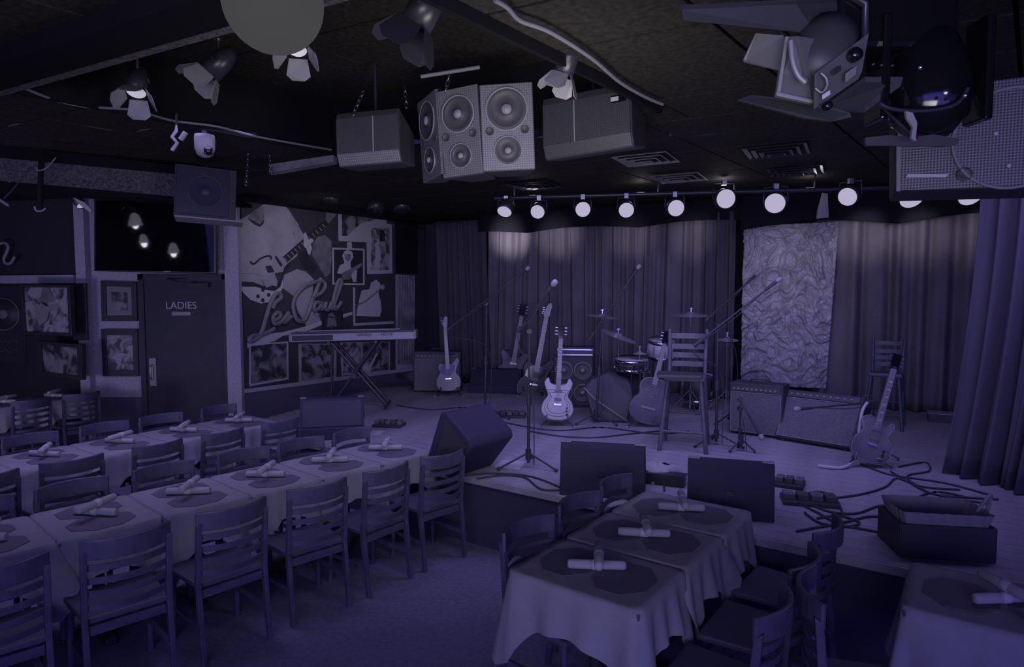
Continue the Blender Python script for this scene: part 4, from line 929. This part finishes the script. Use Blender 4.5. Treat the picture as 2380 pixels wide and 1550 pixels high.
# bass cabinet with four drivers and the amp head on top
p = on(1332, 948, ZS); w = .52
t = thing('bass_cabinet', 'square bass cabinet with four round drivers behind the pale guitar', 'speaker', (p.x, p.y, ZS), R(-6))
obj('cabinet', MB().box((0, .2, .36), (w, .4, .66)).box((0, .2, .02), (w*.9, .36, .04)), M_cab, t, .01)
for a in (-1, 1):
    for b in (-1, 1): woofer(.118, (a*.125, -.002, .36+b*.15), t)
t = thing('amp_head', 'chrome fronted amplifier head on the bass cabinet', 'amplifier', (p.x+.02, p.y, ZS+.69), R(-6))
obj('case', MB().box((0, .17, .065), (.5, .32, .13)), M_black, t, .008); obj('front_rail', MB().box((0, -.002, .10), (.47, .012, .018)).box((0, -.002, .03), (.47, .012, .018)), M_chrome, t)
# ------------------------------------------------------------------ guitars
def mirror(half): return [(-x, z) for x, z in half[::-1] if x > 0]
def guitar(kind, label, loc, rot, H, mats, neck='rose'):
    """kind gives the outline; H: overall length; local: front towards -Y, foot at z=0"""
    mb_, mn, mh = mats
    t = thing('acoustic_guitar' if kind == 'acoustic' else 'bass_guitar' if kind == 'bass' else 'electric_guitar', label, 'guitar', loc, rot=rot, group='guitars on stage')
    s = H/1.0; th = .10 if kind == 'acoustic' else .045
    if kind == 'acoustic': out = [(0, 0), (.10, .012), (.165, .06), (.19, .13), (.18, .20), (.135, .265), (.125, .30), (.14, .36), (.138, .41), (.10, .46), (.05, .475), (-.05, .475), (-.10, .46), (-.138, .41), (-.14, .36), (-.125, .30), (-.135, .265), (-.18, .20), (-.19, .13), (-.165, .06), (-.10, .012)]; nb = .47
    elif kind == 'sg': out = [(0, 0), (.09, .01), (.150, .06), (.165, .12), (.145, .19), (.105, .245), (.112, .29), (.135, .34), (.145, .39), (.115, .435), (.10, .425), (.085, .385), (.035, .365), (-.035, .365), (-.085, .385), (-.10, .425), (-.115, .435), (-.145, .39), (-.135, .34), (-.112, .29), (-.105, .245), (-.145, .19), (-.165, .12), (-.150, .06), (-.09, .01)]; nb = .37
    elif kind == 'single': out = [(0, 0), (.09, .01), (.15, .055), (.165, .12), (.15, .19), (.11, .245), (.108, .28), (.13, .33), (.135, .365), (.118, .385), (.095, .365), (.07, .33), (.03, .345), (-.03, .38), (-.08, .40), (-.125, .375), (-.135, .33), (-.108, .28), (-.11, .245), (-.15, .19), (-.165, .12), (-.15, .055), (-.09, .01)]; nb = .36
    elif kind == 'hollow': out = [(0, 0), (.10, .01), (.17, .06), (.19, .13), (.17, .21), (.12, .27), (.115, .30), (.135, .36), (.155, .40), (.135, .43), (.10, .415), (.06, .37), (0, .36), (-.06, .37), (-.10, .415), (-.135, .43), (-.155, .40), (-.135, .36), (-.115, .30), (-.12, .27), (-.17, .21), (-.19, .13), (-.17, .06), (-.10, .01)]; nb = .37
    else: out = [(0, 0), (.09, .01), (.145, .05), (.16, .11), (.145, .18), (.105, .235), (.115, .29), (.145, .36), (.15, .41), (.13, .43), (.095, .39), (.04, .35), (-.04, .35), (-.085, .37), (-.11, .36), (-.125, .32), (-.105, .27), (-.11, .23), (-.15, .17), (-.16, .10), (-.14, .045), (-.08, .01)]; nb = .35
    def sm(o_):                                            # round the outline
        P = [Vector((x, 0, z)) for x, z in o_]; n_ = len(P); r_ = []
        for i in range(n_):
            a, b, c, d = P[i-1], P[i], P[(i+1) % n_], P[(i+2) % n_]
            for j in range(3):
                q_ = j/3; r_.append(.5*((2*b)+(c-a)*q_+(2*a-5*b+4*c-d)*q_*q_+(3*b-a-3*c+d)*q_**3))
        return r_
    P = sm(out)
    body = obj('body', MB().prism([p*s for p in P], (0, th*s, 0)), mb_, t, .008*s)
    obj('binding', MB().tube([p*s+Vector((0, -.001, 0)) for p in P+[P[0]]], .0035*s, 5, False), M_cone2 if kind != 'sg' else M_rose2, t)
    if kind == 'acoustic':
        obj('sound_hole', MB().lathe([(.052*s, 0), (.052*s, .003)], c=(0, -.001, .335*s), Q=Quaternion((1, 0, 0), PI/2), n=28).lathe([(.0, .003), (.052*s, .003)], c=(0, -.001, .335*s), Q=Quaternion((1, 0, 0), PI/2), n=28), M_gcloth, t)
        obj('rosette', MB().lathe([(.056*s, 0), (.056*s, .004), (.068*s, .004), (.068*s, 0)], c=(0, -.001, .335*s), Q=Quaternion((1, 0, 0), PI/2), n=28), M_rose, t)
        obj('bridge', MB().box((0, -.006, .16*s), (.15*s, .012, .025*s)), M_rose2, t, .003)
    else:
        obj('pickup', MB().box((0, -.005, .30*s), (.075*s, .012, .03*s)), M_steel if kind in ('single', 'hollow') else M_rose, t, .002)
        obj('pickup', MB().box((0, -.005, .215*s), (.075*s, .012, .03*s)), M_steel if kind == 'hollow' else M_rose, t, .002)
        obj('bridge', MB().box((0, -.006, .16*s), (.08*s, .014, .018*s)), M_chrome, t, .002)
        if kind in ('tele', 'bass'): obj('pickguard', MB().prism([Vector((x, -.0005, z))*s for x, z in ((-.11, .24), (-.03, .20), (.05, .22), (.09, .27), (.10, .33), (.04, .35), (-.04, .35), (-.09, .33))], (0, -.003, 0)), M_gloss, t)
        if kind == 'sg':
            for f_ in (.80, .64): obj('inlay_line', MB().tube([Vector((p.x*f_, -.001, .19+(p.z-.19)*f_))*s for p in P+[P[0]] if p.z < .35], .0025*s, 4, False), M_rose, t)
        for k in range(3): obj('knob', MB().cyl((.10*s, -.0, (.13-.035*k)*s), (.10*s, -.014, (.13-.035*k)*s), .009*s, n=10), M_gloss, t)
    nt, hs = .85, 1.0
    obj('neck', MB().prism([Vector((-.026, -.004, nb-.02))*s, Vector((.026, -.004, nb-.02))*s, Vector((.021, -.004, nt))*s, Vector((-.021, -.004, nt))*s], (0, .024*s, 0)), mn, t, .003)
    fb = obj('fretboard', MB().prism([Vector((-.026, -.004, nb-.06))*s, Vector((.026, -.004, nb-.06))*s, Vector((.021, -.004, nt))*s, Vector((-.021, -.004, nt))*s], (0, -.006*s, 0)), mn if neck == 'maple' else (M_rose2 if kind != 'acoustic' else M_rose2), t)
    for k in range(12): obj('fret', MB().box((0, -.0108*s, (nt-(nt-nb)*(1-2**(-(k+1)/9.0))*1.35)*s), (.044*s, .0015, .0025)), M_steel, fb)
    if kind in ('single',):
        for k in range(6): obj('inlay', MB().box((0, -.0112*s, (nb+.02+k*.07)*s), (.024*s, .001, .014*s)), M_white, fb)
    if kind in ('tele', 'bass'): hp = [(-.021, nt), (.021, nt), (.030, nt+.02), (.034, .93), (.040, .965), (.028, 1.0), (.002, .995), (-.018, .95), (-.034, .885)]
    else: hp = [(-.021, nt), (.021, nt), (.040, nt+.04), (.036, .99), (.012, .985), (0, .995), (-.012, .985), (-.036, .99), (-.040, nt+.04)]
    hd = obj('headstock', MB().prism([Vector((x, -.002, z))*s for x, z in hp], (0, .016*s, 0)), mh, t, .002)
    if kind in ('tele', 'bass'):
        for k in range(6 if kind == 'tele' else 4): obj('tuning_peg', MB().cyl(Vector((-.028, .006, .885+k*.02))*s, Vector((-.052, .006, .888+k*.02))*s, .006*s, n=8), M_chrome, hd)
    else:
        for k in range(3):
            for a in (-1, 1): obj('tuning_peg', MB().cyl(Vector((a*.036, .006, .895+k*.035))*s, Vector((a*.062, .006, .895+k*.035))*s, .009*s, n=8), M_chrome, hd)
    mb = MB()
    for k in range(6): mb.cyl(Vector((-.017+k*.0068, -.016, .16))*s, Vector((-.015+k*.006, -.014, .87))*s, .0009, n=4)
    obj('strings', mb, M_steel, t)
    return t
def gstand(label, loc, rz, h=.36):
    t = thing('guitar_stand', label, 'guitar stand', loc, rz, 'guitar stands')
    obj('post', MB().tube([(0, .16, 0.12), (0, .20, .62)], .010, 8, False), M_blackm, t)
    obj('neck_fork', MB().tube([(-.05, .06, .64), (-.05, .18, .62), (.05, .18, .62), (.05, .06, .64)], .008, 6), M_blackm, t)
    obj('cradle', MB().tube([(-.12, -.05, .15), (-.11, .0, .09), (0, .10, .09), (.11, .0, .09), (.12, -.05, .15)], .010, 6), M_steel, t)
    for a in (-130, 0, 130):
        obj('leg', MB().tube([(0, .14, .14), (math.sin(R(a))*.26, .14+math.cos(R(a))*.24, .012)], .009, 6, False), M_blackm, t)
        obj('rubber_foot', MB().cyl((math.sin(R(a))*.26, .14+math.cos(R(a))*.24, .02), (math.sin(R(a))*.27, .14+math.cos(R(a))*.25, .0), .014, n=8), M_cone2, t)
    return t
def place_guitar(kind, label, bx, by, tx, ty, base_y, lean, mats, neck='rose', yaw=0, stand=None, Y=None):
    g_ = on(bx, base_y, ZS) if Y is None else at(bx, base_y, Y)
    b = at(bx, by, g_.y-.0); tp = at(tx, ty, g_.y+.15)
    v = tp-b; H = v.length
    z = v.normalized(); yv = Vector((-math.sin(yaw), math.cos(yaw), 0)); x = yv.cross(z).normalized(); y = z.cross(x)
    m = Matrix((x, y, z)).transposed()
    t = guitar(kind, label, b, m.to_euler(), H, mats, neck)
    if stand: gstand(stand, (g_.x, g_.y-.02, ZS), yaw)
    return t
place_guitar('tele', 'sunburst electric guitar with pale maple neck before the left amplifier', 1044, 908, 1033, 735, 922, 0, (M_sun, M_maple, M_maple), 'maple', stand='low stand under the maple necked guitar')
place_guitar('sg', 'pale double horned electric guitar standing at centre stage', 1294, 976, 1305, 754, 992, 0, (M_white_l, M_rose2, M_gloss), stand='stand under the pale double horned guitar')
place_guitar('acoustic', 'dark acoustic guitar leaning beside the slat back stool', 1498, 983, 1553, 768, 994, 0, (M_dwood, M_rose2, M_gloss), yaw=R(-5), stand='stand under the dark acoustic guitar')
place_guitar('single', 'sunburst single cut electric guitar on the right by the tilted amplifier', 2016, 1074, 2088, 820, 1088, 0, (M_sun, M_rose, M_gloss), yaw=R(-8), stand='stand under the guitar on the right')
place_guitar('hollow', 'thin hollow body guitar leaning near the back curtain', 1182, 905, 1217, 705, 905, 0, (M_sun, M_rose2, M_gloss), yaw=R(8), stand='stand behind the small stage monitor')
place_guitar('bass', 'pale necked bass guitar upright near the back curtain', 1234, 930, 1276, 704, 920, 0, (M_black, M_maple, M_maple), 'maple', stand='stand under the pale necked bass')
cable('guitar_strap', 'pale guitar strap trailing onto the floor from the right guitar', [on(1902, 1082, ZS+.02), on(1925, 1085, ZS+.02), on(1960, 1086, ZS+.02), on(1985, 1068, ZS+.06), at(1993, 1030, 5.75), at(2003, 960, 5.75), at(2016, 935, 5.78)], .014, M_murw, 'strap')
# ------------------------------------------------------------------ microphone stands
def mic_stand(label, bx, by, top, boomA, boomB, mic=True, spread=.30, r=.011, Y=None, micm=M_cone2, round_base=False):
    b = on(bx, by, ZS) if Y is None else Vector((at(bx, by, Y).x, Y, ZS)); t = thing('microphone_stand', label, 'microphone stand', b, group='microphone stands on stage')
    T = at(top[0], top[1], b.y)-b; T.z = max(T.z, .3)
    obj('pole', MB().cyl((0, 0, .04), (T.x*.5, 0, T.z*.5), r*1.25).cyl((T.x*.5, 0, T.z*.5), (T.x, 0, T.z), r*.8), M_blackm, t)
    obj('grip', MB().cyl((T.x*.5, 0, T.z*.46), (T.x*.5, 0, T.z*.54), r*2), M_black, t)
    if round_base: obj('base', MB().lathe([(0, .03), (.03, .03), (.12, .012), (.13, 0)], n=28), M_blackm, t)
    else:
        obj('hub', MB().cyl((0, 0, .07), (0, 0, .16), r*2.4), M_blackm, t)
        for a in (80, 205, 325):
            e = Vector((math.cos(R(a))*spread, math.sin(R(a))*spread, .012))
            lg = obj('leg', MB().tube([(0, 0, .13), e], r*.8, 6, False), M_blackm, t); obj('rubber_foot', MB().cyl(e*.93+UP*.006, e, r*1.5, n=8), M_black, lg)
    if boomA:
        A = at(*boomA, b.y)-b; B = at(*boomB, b.y-.1)-b
        obj('boom', MB().cyl(A, B, r*.8), M_blackm, t)
        obj('clutch', MB().cyl(T-Vector((0, .03, 0)), T+Vector((0, .03, 0)), r*2.0), M_black, t)
        obj('counterweight', MB().cyl(A, A+(B-A)*.12, r*1.8), M_black, t)
        if mic:
            d = (B-A).normalized(); m_ = obj('microphone', MB().cyl(B-d*.02, B+d*.12, .012, .018), M_black, t)
            Q = d.to_track_quat('Z', 'Y')
            obj('microphone_head', MB().lathe([(.016, -.01), (.026, .01), (.028, .03), (.02, .05), (0, .056)], c=B+d*.12, Q=Q, n=14), micm, m_)
            obj('cable', MB().tube([B-d*.02, (A+B)/2+Vector((.01, -.02, -.03)), A+Vector((.0, -.02, -.05)), T*.6+Vector((.03, -.02, 0)), Vector((.05, -.03, .02))], .0045), M_cable, t)
    return t
mic_stand('tall boom stand left of centre with microphone pointing up right', 1127, 968, (1131, 706), (1040, 766), (1205, 640), spread=.38)
mic_stand('microphone stand at centre front of the stage', 1228, 1085, (1230, 770), (1203, 772), (1266, 688), spread=.30)
mic_stand('dark boom stand in front of the drum kit cymbals', 1385, 990, (1400, 740), (1368, 790), (1468, 644), spread=.28, Y=7.6)
mic_stand('longer boom microphone stand right of the stool', 1665, 1000, (1668, 756), (1612, 804), (1782, 672), spread=.28, Y=6.5)
mic_stand('second boom stand reaching toward the silver panel', 1700, 960, (1702, 690), (1640, 745), (1738, 656), spread=.25, Y=7.6)
mic_stand('low microphone stand reaching over the tilted amplifier', 2035, 1000, (2030, 935), (2030, 935), (1885, 948), mic=True, spread=.2, Y=6.0)
mic_stand('small microphone stand in front of the upright amplifier', 1722, 1010, (1720, 950), (1718, 925), (1752, 985), mic=True, spread=.14, Y=6.25)
mic_stand('thin microphone stand behind the keyboard', 770, 905, (772, 760), (790, 740), (760, 735), mic=True, spread=.2, Y=9.3)
# ------------------------------------------------------------------ drum kit
def drum(label, px, py, Y, r, h, m, tilt=0, legs=0):
    p = at(px, py, Y); t = thing('drum', label, 'drum', p, rot=(tilt, 0, 0), group='drum kit')
    obj('shell', MB().lathe([(0, -h/2), (r, -h/2), (r, h/2), (0, h/2)], n=28), m, t)
    obj('head', MB().lathe([(0, h/2+.004), (r*.98, h/2+.004), (r*.98, h/2-.0)], n=28), M_drumh, t)
    hoop = obj('hoop', MB().lathe([(r*1.0, h/2-.03), (r*1.03, h/2-.03), (r*1.03, h/2+.012), (r*1.0, h/2+.012)], n=28).lathe([(r*1.0, -h/2-.01), (r*1.03, -h/2-.01), (r*1.03, -h/2+.03), (r*1.0, -h/2+.03)], n=28), M_chrome, t)
    for k in range(8):
        a = k*PI/4; obj('lug', MB().box((r*1.03*math.cos(a), r*1.03*math.sin(a), 0), (.02, .02, h*.6)), M_chrome, t)
    for k in range(legs):
        a = k*2*PI/legs+.4; obj('leg', MB().cyl((r*1.05*math.cos(a), r*1.05*math.sin(a), 0), (r*1.1*math.cos(a), r*1.1*math.sin(a), ZS-p.z), .009, n=8), M_chrome, t)
    return t
YK = 8.6
M_wdr = mat('white pearl shell', (.55, .53, .57), .35)
drum('white shelled tom with hanging chrome lugs', 1537, 810, YK, .175, .23, M_wdr, R(12), 3)
drum('dark snare drum with pale head left of the tom', 1466, 846, YK-.3, .21, .13, M_black, R(6), 3)
drum('black floor drum hidden behind the stool', 1620, 900, YK, .2, .36, M_black, 0, 3)
t = thing('bass_drum', 'black bass drum with pillow behind the acoustic guitar', 'drum', Vector((at(1455, 925, 8.4).x, 8.4, ZS+.28)), group='drum kit')
Qb = Vector((-.15, -1, 0)).to_track_quat('Z', 'Y')
obj('shell', MB().lathe([(0, -.38), (.27, -.38), (.27, .0), (.0, .0)], Q=Qb, n=36), M_black, t)
obj('hoop', MB().lathe([(.27, -.03), (.285, -.03), (.285, .02), (.265, .02)], Q=Qb, n=36), M_blackm, t)
obj('head_logo', MB().lathe([(0, .004), (.04, .004)], c=(.1, -.005, -.12), Q=Qb, n=18), M_gcloth, t)
for a in (-1, 1): obj('leg', MB().cyl((a*.26, -.1, -.05), (a*.36, -.2, -.28), .01), M_chrome, t)
def cymbal(label, px, py, Y, r, tx, ty, base):
    p = at(px, py, Y); b = Vector((p.x+.02, p.y+.05, ZS)); t = thing('cymbal', label, 'cymbal', b, group='drum kit')
    c = p-b; Q = Quaternion((1, 0, 0), tx) @ Quaternion((0, 1, 0), ty)
    obj('plate', MB().lathe([(r, 0), (r*.6, .012), (r*.22, .022), (r*.15, .04), (0, .045), (0, .04), (r*.14, .036), (r*.22, .018), (r*.6, .008), (r, -.002)], c=c, Q=Q, n=40), M_brass, t)
    obj('wing_nut', MB().cyl(c+UP*.04, c+UP*.10, .008).box(c+UP*.09, (.04, .01, .015)), M_chrome, t)
    obj('pole', MB().cyl((0, 0, .3), c-UP*.01, .009).cyl((0, 0, .05), (0, 0, .35), .013), M_chrome, t)
    for a in (30, 150, 270): obj('leg', MB().tube([(0, 0, .3), (math.cos(R(a))*.26, math.sin(R(a))*.26, .01)], .009, 6, False), M_chrome, t)
cymbal('flat bronze cymbal above the stool back', 1606, 733, YK-.3, .28, R(3), 0, 0)
cymbal('upper left thin cymbal behind the dark boom stand', 1400, 736, YK, .23, R(4), R(6), 0)
cymbal('lower tilted cymbal left of the white tom', 1437, 781, YK-.2, .25, R(8), R(20), 0)
cymbal('small dark cymbal right of the stool', 1690, 790, YK-.4, .14, R(5), 0, 0)
cymbal('closed hi hat pair above the snare', 1487, 822, YK-.4, .09, R(3), 0, 0)
t = thing('instrument_case', 'black soft case leaning before the bass drum', 'case', on(1450, 990, ZS)+Vector((-.12, .2, 0)), R(-10))
obj('shell', MB().prism([(-.22, 0, 0), (.2, 0, 0), (.26, .02, .3), (.22, .1, .48), (-.05, .2, .60), (-.26, .2, .5), (-.33, .12, .4)], (0, .14, 0)), M_black, t, .03)
obj('piping', MB().tube([(-.33, .1, .4), (-.2, .03, .28), (0, -.01, .15), (.2, -.01, .02)], .008), M_cone2, t)
# ------------------------------------------------------------------ stool with slat back
def stool(label, loc, rz, sc=1.0, mt=M_chairs, seated=True):
    t = thing('bar_stool', label, 'stool', loc, rz)
    S = sc
    obj('seat', MB().prism([Vector((-.2, -.19, .70))*S, Vector((.2, -.19, .70))*S, Vector((.19, .19, .70))*S, Vector((-.19, .19, .70))*S], (0, 0, .05*S)), mt, t, .012)
    for (x, y) in ((-1, -1), (1, -1)):
        obj('leg', MB().tube([Vector((x*.16, y*.16, .70))*S, Vector((x*.225, y*.22, 0))*S], .022*S, 8, False), mt, t)
    for x in (-1, 1): obj('back_post', MB().tube([Vector((x*.22, .23, 0))*S, Vector((x*.18, .17, .72))*S, Vector((x*.19, .24, 1.20))*S], .020*S, 8), mt, t)
    for z in (.84, .93, 1.02, 1.13): obj('slat', MB().ribbon([Vector((x/4*.18, .19+.05*(z-.72)/.5+.02*(1-(x/4)**2), z))*S for x in range(-4, 5)], .055*S, .016*S), mt, t)
    for (z, y) in ((.2, -.21), (.32, .21)): obj('rung', MB().cyl(Vector((-.21, y, z))*S, Vector((.21, y, z))*S, .012*S), mt, t)
    for x in (-1, 1): obj('rung', MB().cyl(Vector((x*.21, -.2, .26))*S, Vector((x*.21, .2, .26))*S, .012*S), mt, t)
    return t
p = on(1600, 1048, ZS)
M_stl = mat('stool wood', (.105, .096, .12), .4, ns=8, nv=.2)
st = stool('dark wooden bar stool with slatted back at centre right', (p.x, p.y+.15, ZS), R(-20), .98, M_stl)
t = thing('songbook', 'flat folder lying on the slat back stool', 'book', (p.x-.10, p.y+.02, ZS+.75*.98), R(-12))
obj('cover', MB().box((0, 0, .006), (.42, .30, .010)), M_black, t); obj('pages', MB().box((0, 0, .017), (.40, .28, .012)), M_matb, t); obj('top_cover', MB().box((0.01, .0, .027), (.42, .30, .008)), M_blackm, t)
p = on(2070, 1005, ZS)
stool('dark slat back stool half hidden behind the right guitar', (p.x+.1, p.y+.3, ZS), R(-35), .85, M_chair)
# ------------------------------------------------------------------ keyboard on stand
kb = at(820, 779, 8.6); kr = at(965, 780, 8.55)
t = thing('keyboard', 'long pale stage keyboard on a crossed stand before the mural', 'keyboard', kb, rot=(0, R(-1.2), R(4)))
Lk = 1.62
obj('case', MB().prism([(-Lk/2, -.02, -.07), (-Lk/2, .0, .03), (-Lk/2, .34, .05), (-Lk/2, .36, -.07)], (Lk, 0, 0)), M_case, t, .01)
obj('rear_panel', MB().prism([(-Lk/2+.02, -.024, -.055), (-Lk/2+.55, -.024, -.055), (-Lk/2+.55, -.006, .012), (-Lk/2+.02, -.006, .012)], (0, -.004, 0)), M_black, t)
obj('top_panel', MB().prism([(-Lk/2+.03, .05, .040), (Lk/2-.03, .05, .040), (Lk/2-.03, .2, .049), (-Lk/2+.03, .2, .049)], (0, 0, .004)), M_cone2, t)
obj('end_block', MB().box((Lk/2+.01, .17, -.01), (.03, .36, .12)).box((-Lk/2-.01, .17, -.01), (.03, .36, .12)), M_cone2, t, .006)
mb = MB()
for k in range(52): mb.box((-Lk/2+.2+k*.0235, .28, .056), (.021, .13, .012))
o = obj('white_keys', mb, M_white, t)
text('maker_lettering', 'YAMAHA', M_ink, t, (.15, -.012, .0), .05, (R(75), 0, 0), .001); text('model_lettering', 'MOTIF', M_ink, t, (.45, -.012, .0), .055, (R(75), 0, 0), .001)
ks = thing('keyboard_stand', 'black crossed keyboard stand', 'stand', Vector((kb.x, 8.7, ZS)), R(4))
zk = kb.z-ZS-.07
for y_ in (.02, .28):
    obj('leg', MB().cyl((-.32, y_-.1, .02), (.30, y_-.1, zk-.02), .022, n=8), M_blackm, ks); obj('leg', MB().cyl((.42, y_-.04, .02), (-.32, y_-.04, zk-.02), .022, n=8), M_blackm, ks)
obj('pivot', MB().cyl((-.0, -.12, zk*.48), (0, .3, zk*.48), .04), M_black, ks)
obj('foot_bar', MB().cyl((-.32, -.25, .02), (-.32, .35, .02), .018).cyl((.42, -.25, .02), (.42, .35, .02), .018), M_blackm, ks)
for x_ in (-.32, .30): obj('support_arm', MB().cyl((x_, -.14, zk-.018), (x_, .28, zk-.018), .018), M_blackm, ks)
# ------------------------------------------------------------------ small things on the stage floor
def slab_thing(name, label, cat, pts, z, h, m):
    P = [on(x, y, z) for x, y in pts]; c = sum(P, Vector())/len(P)
    o = obj(name, MB().prism([q-c for q in P], (0, 0, h)), m); o.location = c; return tag(o, label, cat)
slab_thing('paper_sheet', 'sheet of paper under the centre microphone stand', 'paper', [(1148, 1085), (1172, 1069), (1224, 1073), (1205, 1092)], ZS+.001, .004, M_paper)
slab_thing('paper_sheet', 'small sheet beside the pedals near the left monitor', 'paper', [(858, 1012), (868, 1000), (895, 1002), (882, 1010)], ZS+.001, .004, M_paper)
p = on(1528, 1112, ZS)
t = thing('cloth_bundle', 'crumpled white towel between the two stage monitors', 'towel', (p.x, p.y, ZS), R(-10))
def bund(u, v):
    a = u*2*PI; r = .20*math.cos(v*PI/2)*(1+.15*math.sin(3*a)+.1*noise.noise(Vector((math.cos(a)*2, math.sin(a)*2, v))))
    return Vector((r*math.cos(a), r*.8*math.sin(a), .14*math.sin(v*PI/2)*(1+.25*noise.noise(Vector((u*6, v*3, 4))))))
obj('towel', MB().grid(bund, 36, 12), M_nap, t)
t = thing('black_case', 'low black box beneath the white towel', 'box', (p.x+.02, p.y-.15, ZS), R(-25)); obj('box', MB().box((0, 0, .04), (.34, .12, .08)), M_black, t, .006); obj('lid', MB().box((0, 0, .085), (.35, .13, .012)), M_blackm, t)
def pedals(label, px, py, n, rz, w=.34):
    p = on(px, py, ZS); t = thing('pedal_board', label, 'effects pedals', (p.x, p.y, ZS), rz)
    obj('board', MB().box((0, 0, .015), (w, .22, .03)), M_black, t, .004)
    for k in range(n):
        q = obj('pedal', MB().box((-w/2+w*(k+.5)/n, 0, .05), (w/n*.8, .12, .04)), M_gcloth if k % 2 == 0 else M_cone, t, .004)
        obj('switch', MB().cyl((-w/2+w*(k+.5)/n, -.03, .07), (-w/2+w*(k+.5)/n, -.03, .083), .009, n=8), M_chrome, q)
pedals('effects pedals beside the left stage monitor', 905, 990, 5, R(-10), .34)
pedals('pale effects pedals at the right with tangled cables', 1880, 1168, 4, R(-15), .38)
pedals('row of small pedals behind the centre microphone stand', 1185, 968, 5, R(-5), .40)
pedals('pedals lying by the right stage monitor edge', 1835, 1128, 3, R(-30), .22)
t = thing('outlet_block', 'low pale step box by the right curtain', 'box', on(2222, 985, ZS)+Vector((0, .1, 0)), R(-28)); obj('box', MB().box((0, 0, .05), (.46, .2, .10)), M_cone, t, .006); obj('top', MB().box((0, 0, .105), (.48, .22, .012)), M_cone2, t)
rc = random.Random(3)
CAB = [[(1110, 1112), (1170, 1104), (1220, 1112), (1260, 1135), (1310, 1140)], [(1060, 1106), (1140, 1100), (1230, 1108), (1300, 1130)], [(1080, 958), (1180, 985), (1290, 1000), (1400, 995), (1520, 1008), (1600, 1000)],
       [(1230, 1000), (1300, 1012), (1380, 1015), (1460, 1010), (1560, 1000)], [(1500, 1090), (1525, 1092), (1540, 1110), (1545, 1140)], [(920, 940), (1000, 950), (1080, 945), (1180, 960)],
       [(1860, 1150), (1900, 1142), (1940, 1158), (1960, 1200)], [(1870, 1165), (1920, 1185), (1990, 1192), (2040, 1178), (2100, 1168), (2170, 1145), (2250, 1158)], [(1860, 1172), (1900, 1190), (1950, 1212), (2020, 1202), (2085, 1205)],
       [(1920, 1160), (2000, 1150), (2060, 1130), (2085, 1110), (2130, 1130), (2180, 1150), (2320, 1160)], [(2070, 1095), (2110, 1120), (2150, 1140), (2200, 1155), (2290, 1170)], [(2000, 1080), (2060, 1100), (2120, 1110), (2200, 1125), (2300, 1150)],
       [(1850, 1235), (1930, 1220), (1990, 1228), (2080, 1242)], [(2090, 1085), (2150, 1075), (2160, 1095), (2110, 1105), (2140, 1130), (2230, 1140)], [(1870, 1190), (1905, 1215), (1960, 1225), (2000, 1215), (1950, 1200), (1900, 1205)]]
cn = ['along the stage front edge by the monitor', 'looping beside the papers', 'crossing behind the stage monitors', 'under the centre guitars', 'curling off the middle monitor', 'left of the tall boom stand', 'arching over the right pedals', 'snaking right from the pedals to the curtain', 'looping below the right pedals', 'rising toward the right guitar', 'fanning out by the right curtain', 'behind the right guitar to the curtain', 'nearest the bottom right crate', 'tangled behind the right guitar', 'coiled beside the right table']
for pts, nm in zip(CAB, cn):
    cable('stage_cable', f'black cable {nm}', [on(x+rc.uniform(-3, 3), y+rc.uniform(-2, 2), ZS+.009) for x, y in pts], .008, M_cable, group='cables on the stage floor')
# crate with liner at bottom right
p = on(2195, 1300, ZS); rzc = math.atan2(u2.y, u2.x)+R(28)
t = thing('lined_crate', 'black crate with pale padded liner and looped handle', 'crate', (p.x+.04, p.y+.16, ZS), R(-10))
w, d, h = .50, .34, .20
obj('side', MB().box((0, -d/2, h/2), (w, .015, h)), M_black, t, .004); obj('side', MB().box((0, d/2, h/2), (w, .015, h)), M_black, t, .004)
obj('end', MB().box((-w/2, 0, h/2), (.015, d, h)), M_black, t, .004); obj('end', MB().box((w/2, 0, h/2), (.015, d, h)), M_black, t, .004)
obj('bottom', MB().box((0, 0, .01), (w, d, .02)), M_black, t)
def liner(u, v):
    a = u*2*PI; c, s_ = math.cos(a), math.sin(a); k = 1/max(abs(c), abs(s_))**.92
    sc = .5-.12*v; zz = h+.07*(1-v)-.02*v
    q = 1+.02*math.sin(u*150)*(1-v*.3)
    return Vector((c*k*w*sc*1.0*q, s_*k*d*sc*q, zz-.12*v))
obj('liner', MB().grid(liner, 180, 8), mat('liner fabric', (.24, .22, .25), .9), t)
obj('contents', MB().prism([(-.20, -.10, h-.08), (.22, -.11, h-.08), (.14, .12, h-.08), (-.08, .12, h-.08)], (0, 0, .03)), M_black, t, .01)
obj('handle', MB().tube([(w/2-.03, -.02, h+.05), (w/2+.01, -.03, h+.13), (w/2+.05, 0, h+.14), (w/2+.04, .03, h+.02), (w/2, .03, h-.02)], .011), M_cone2, t)
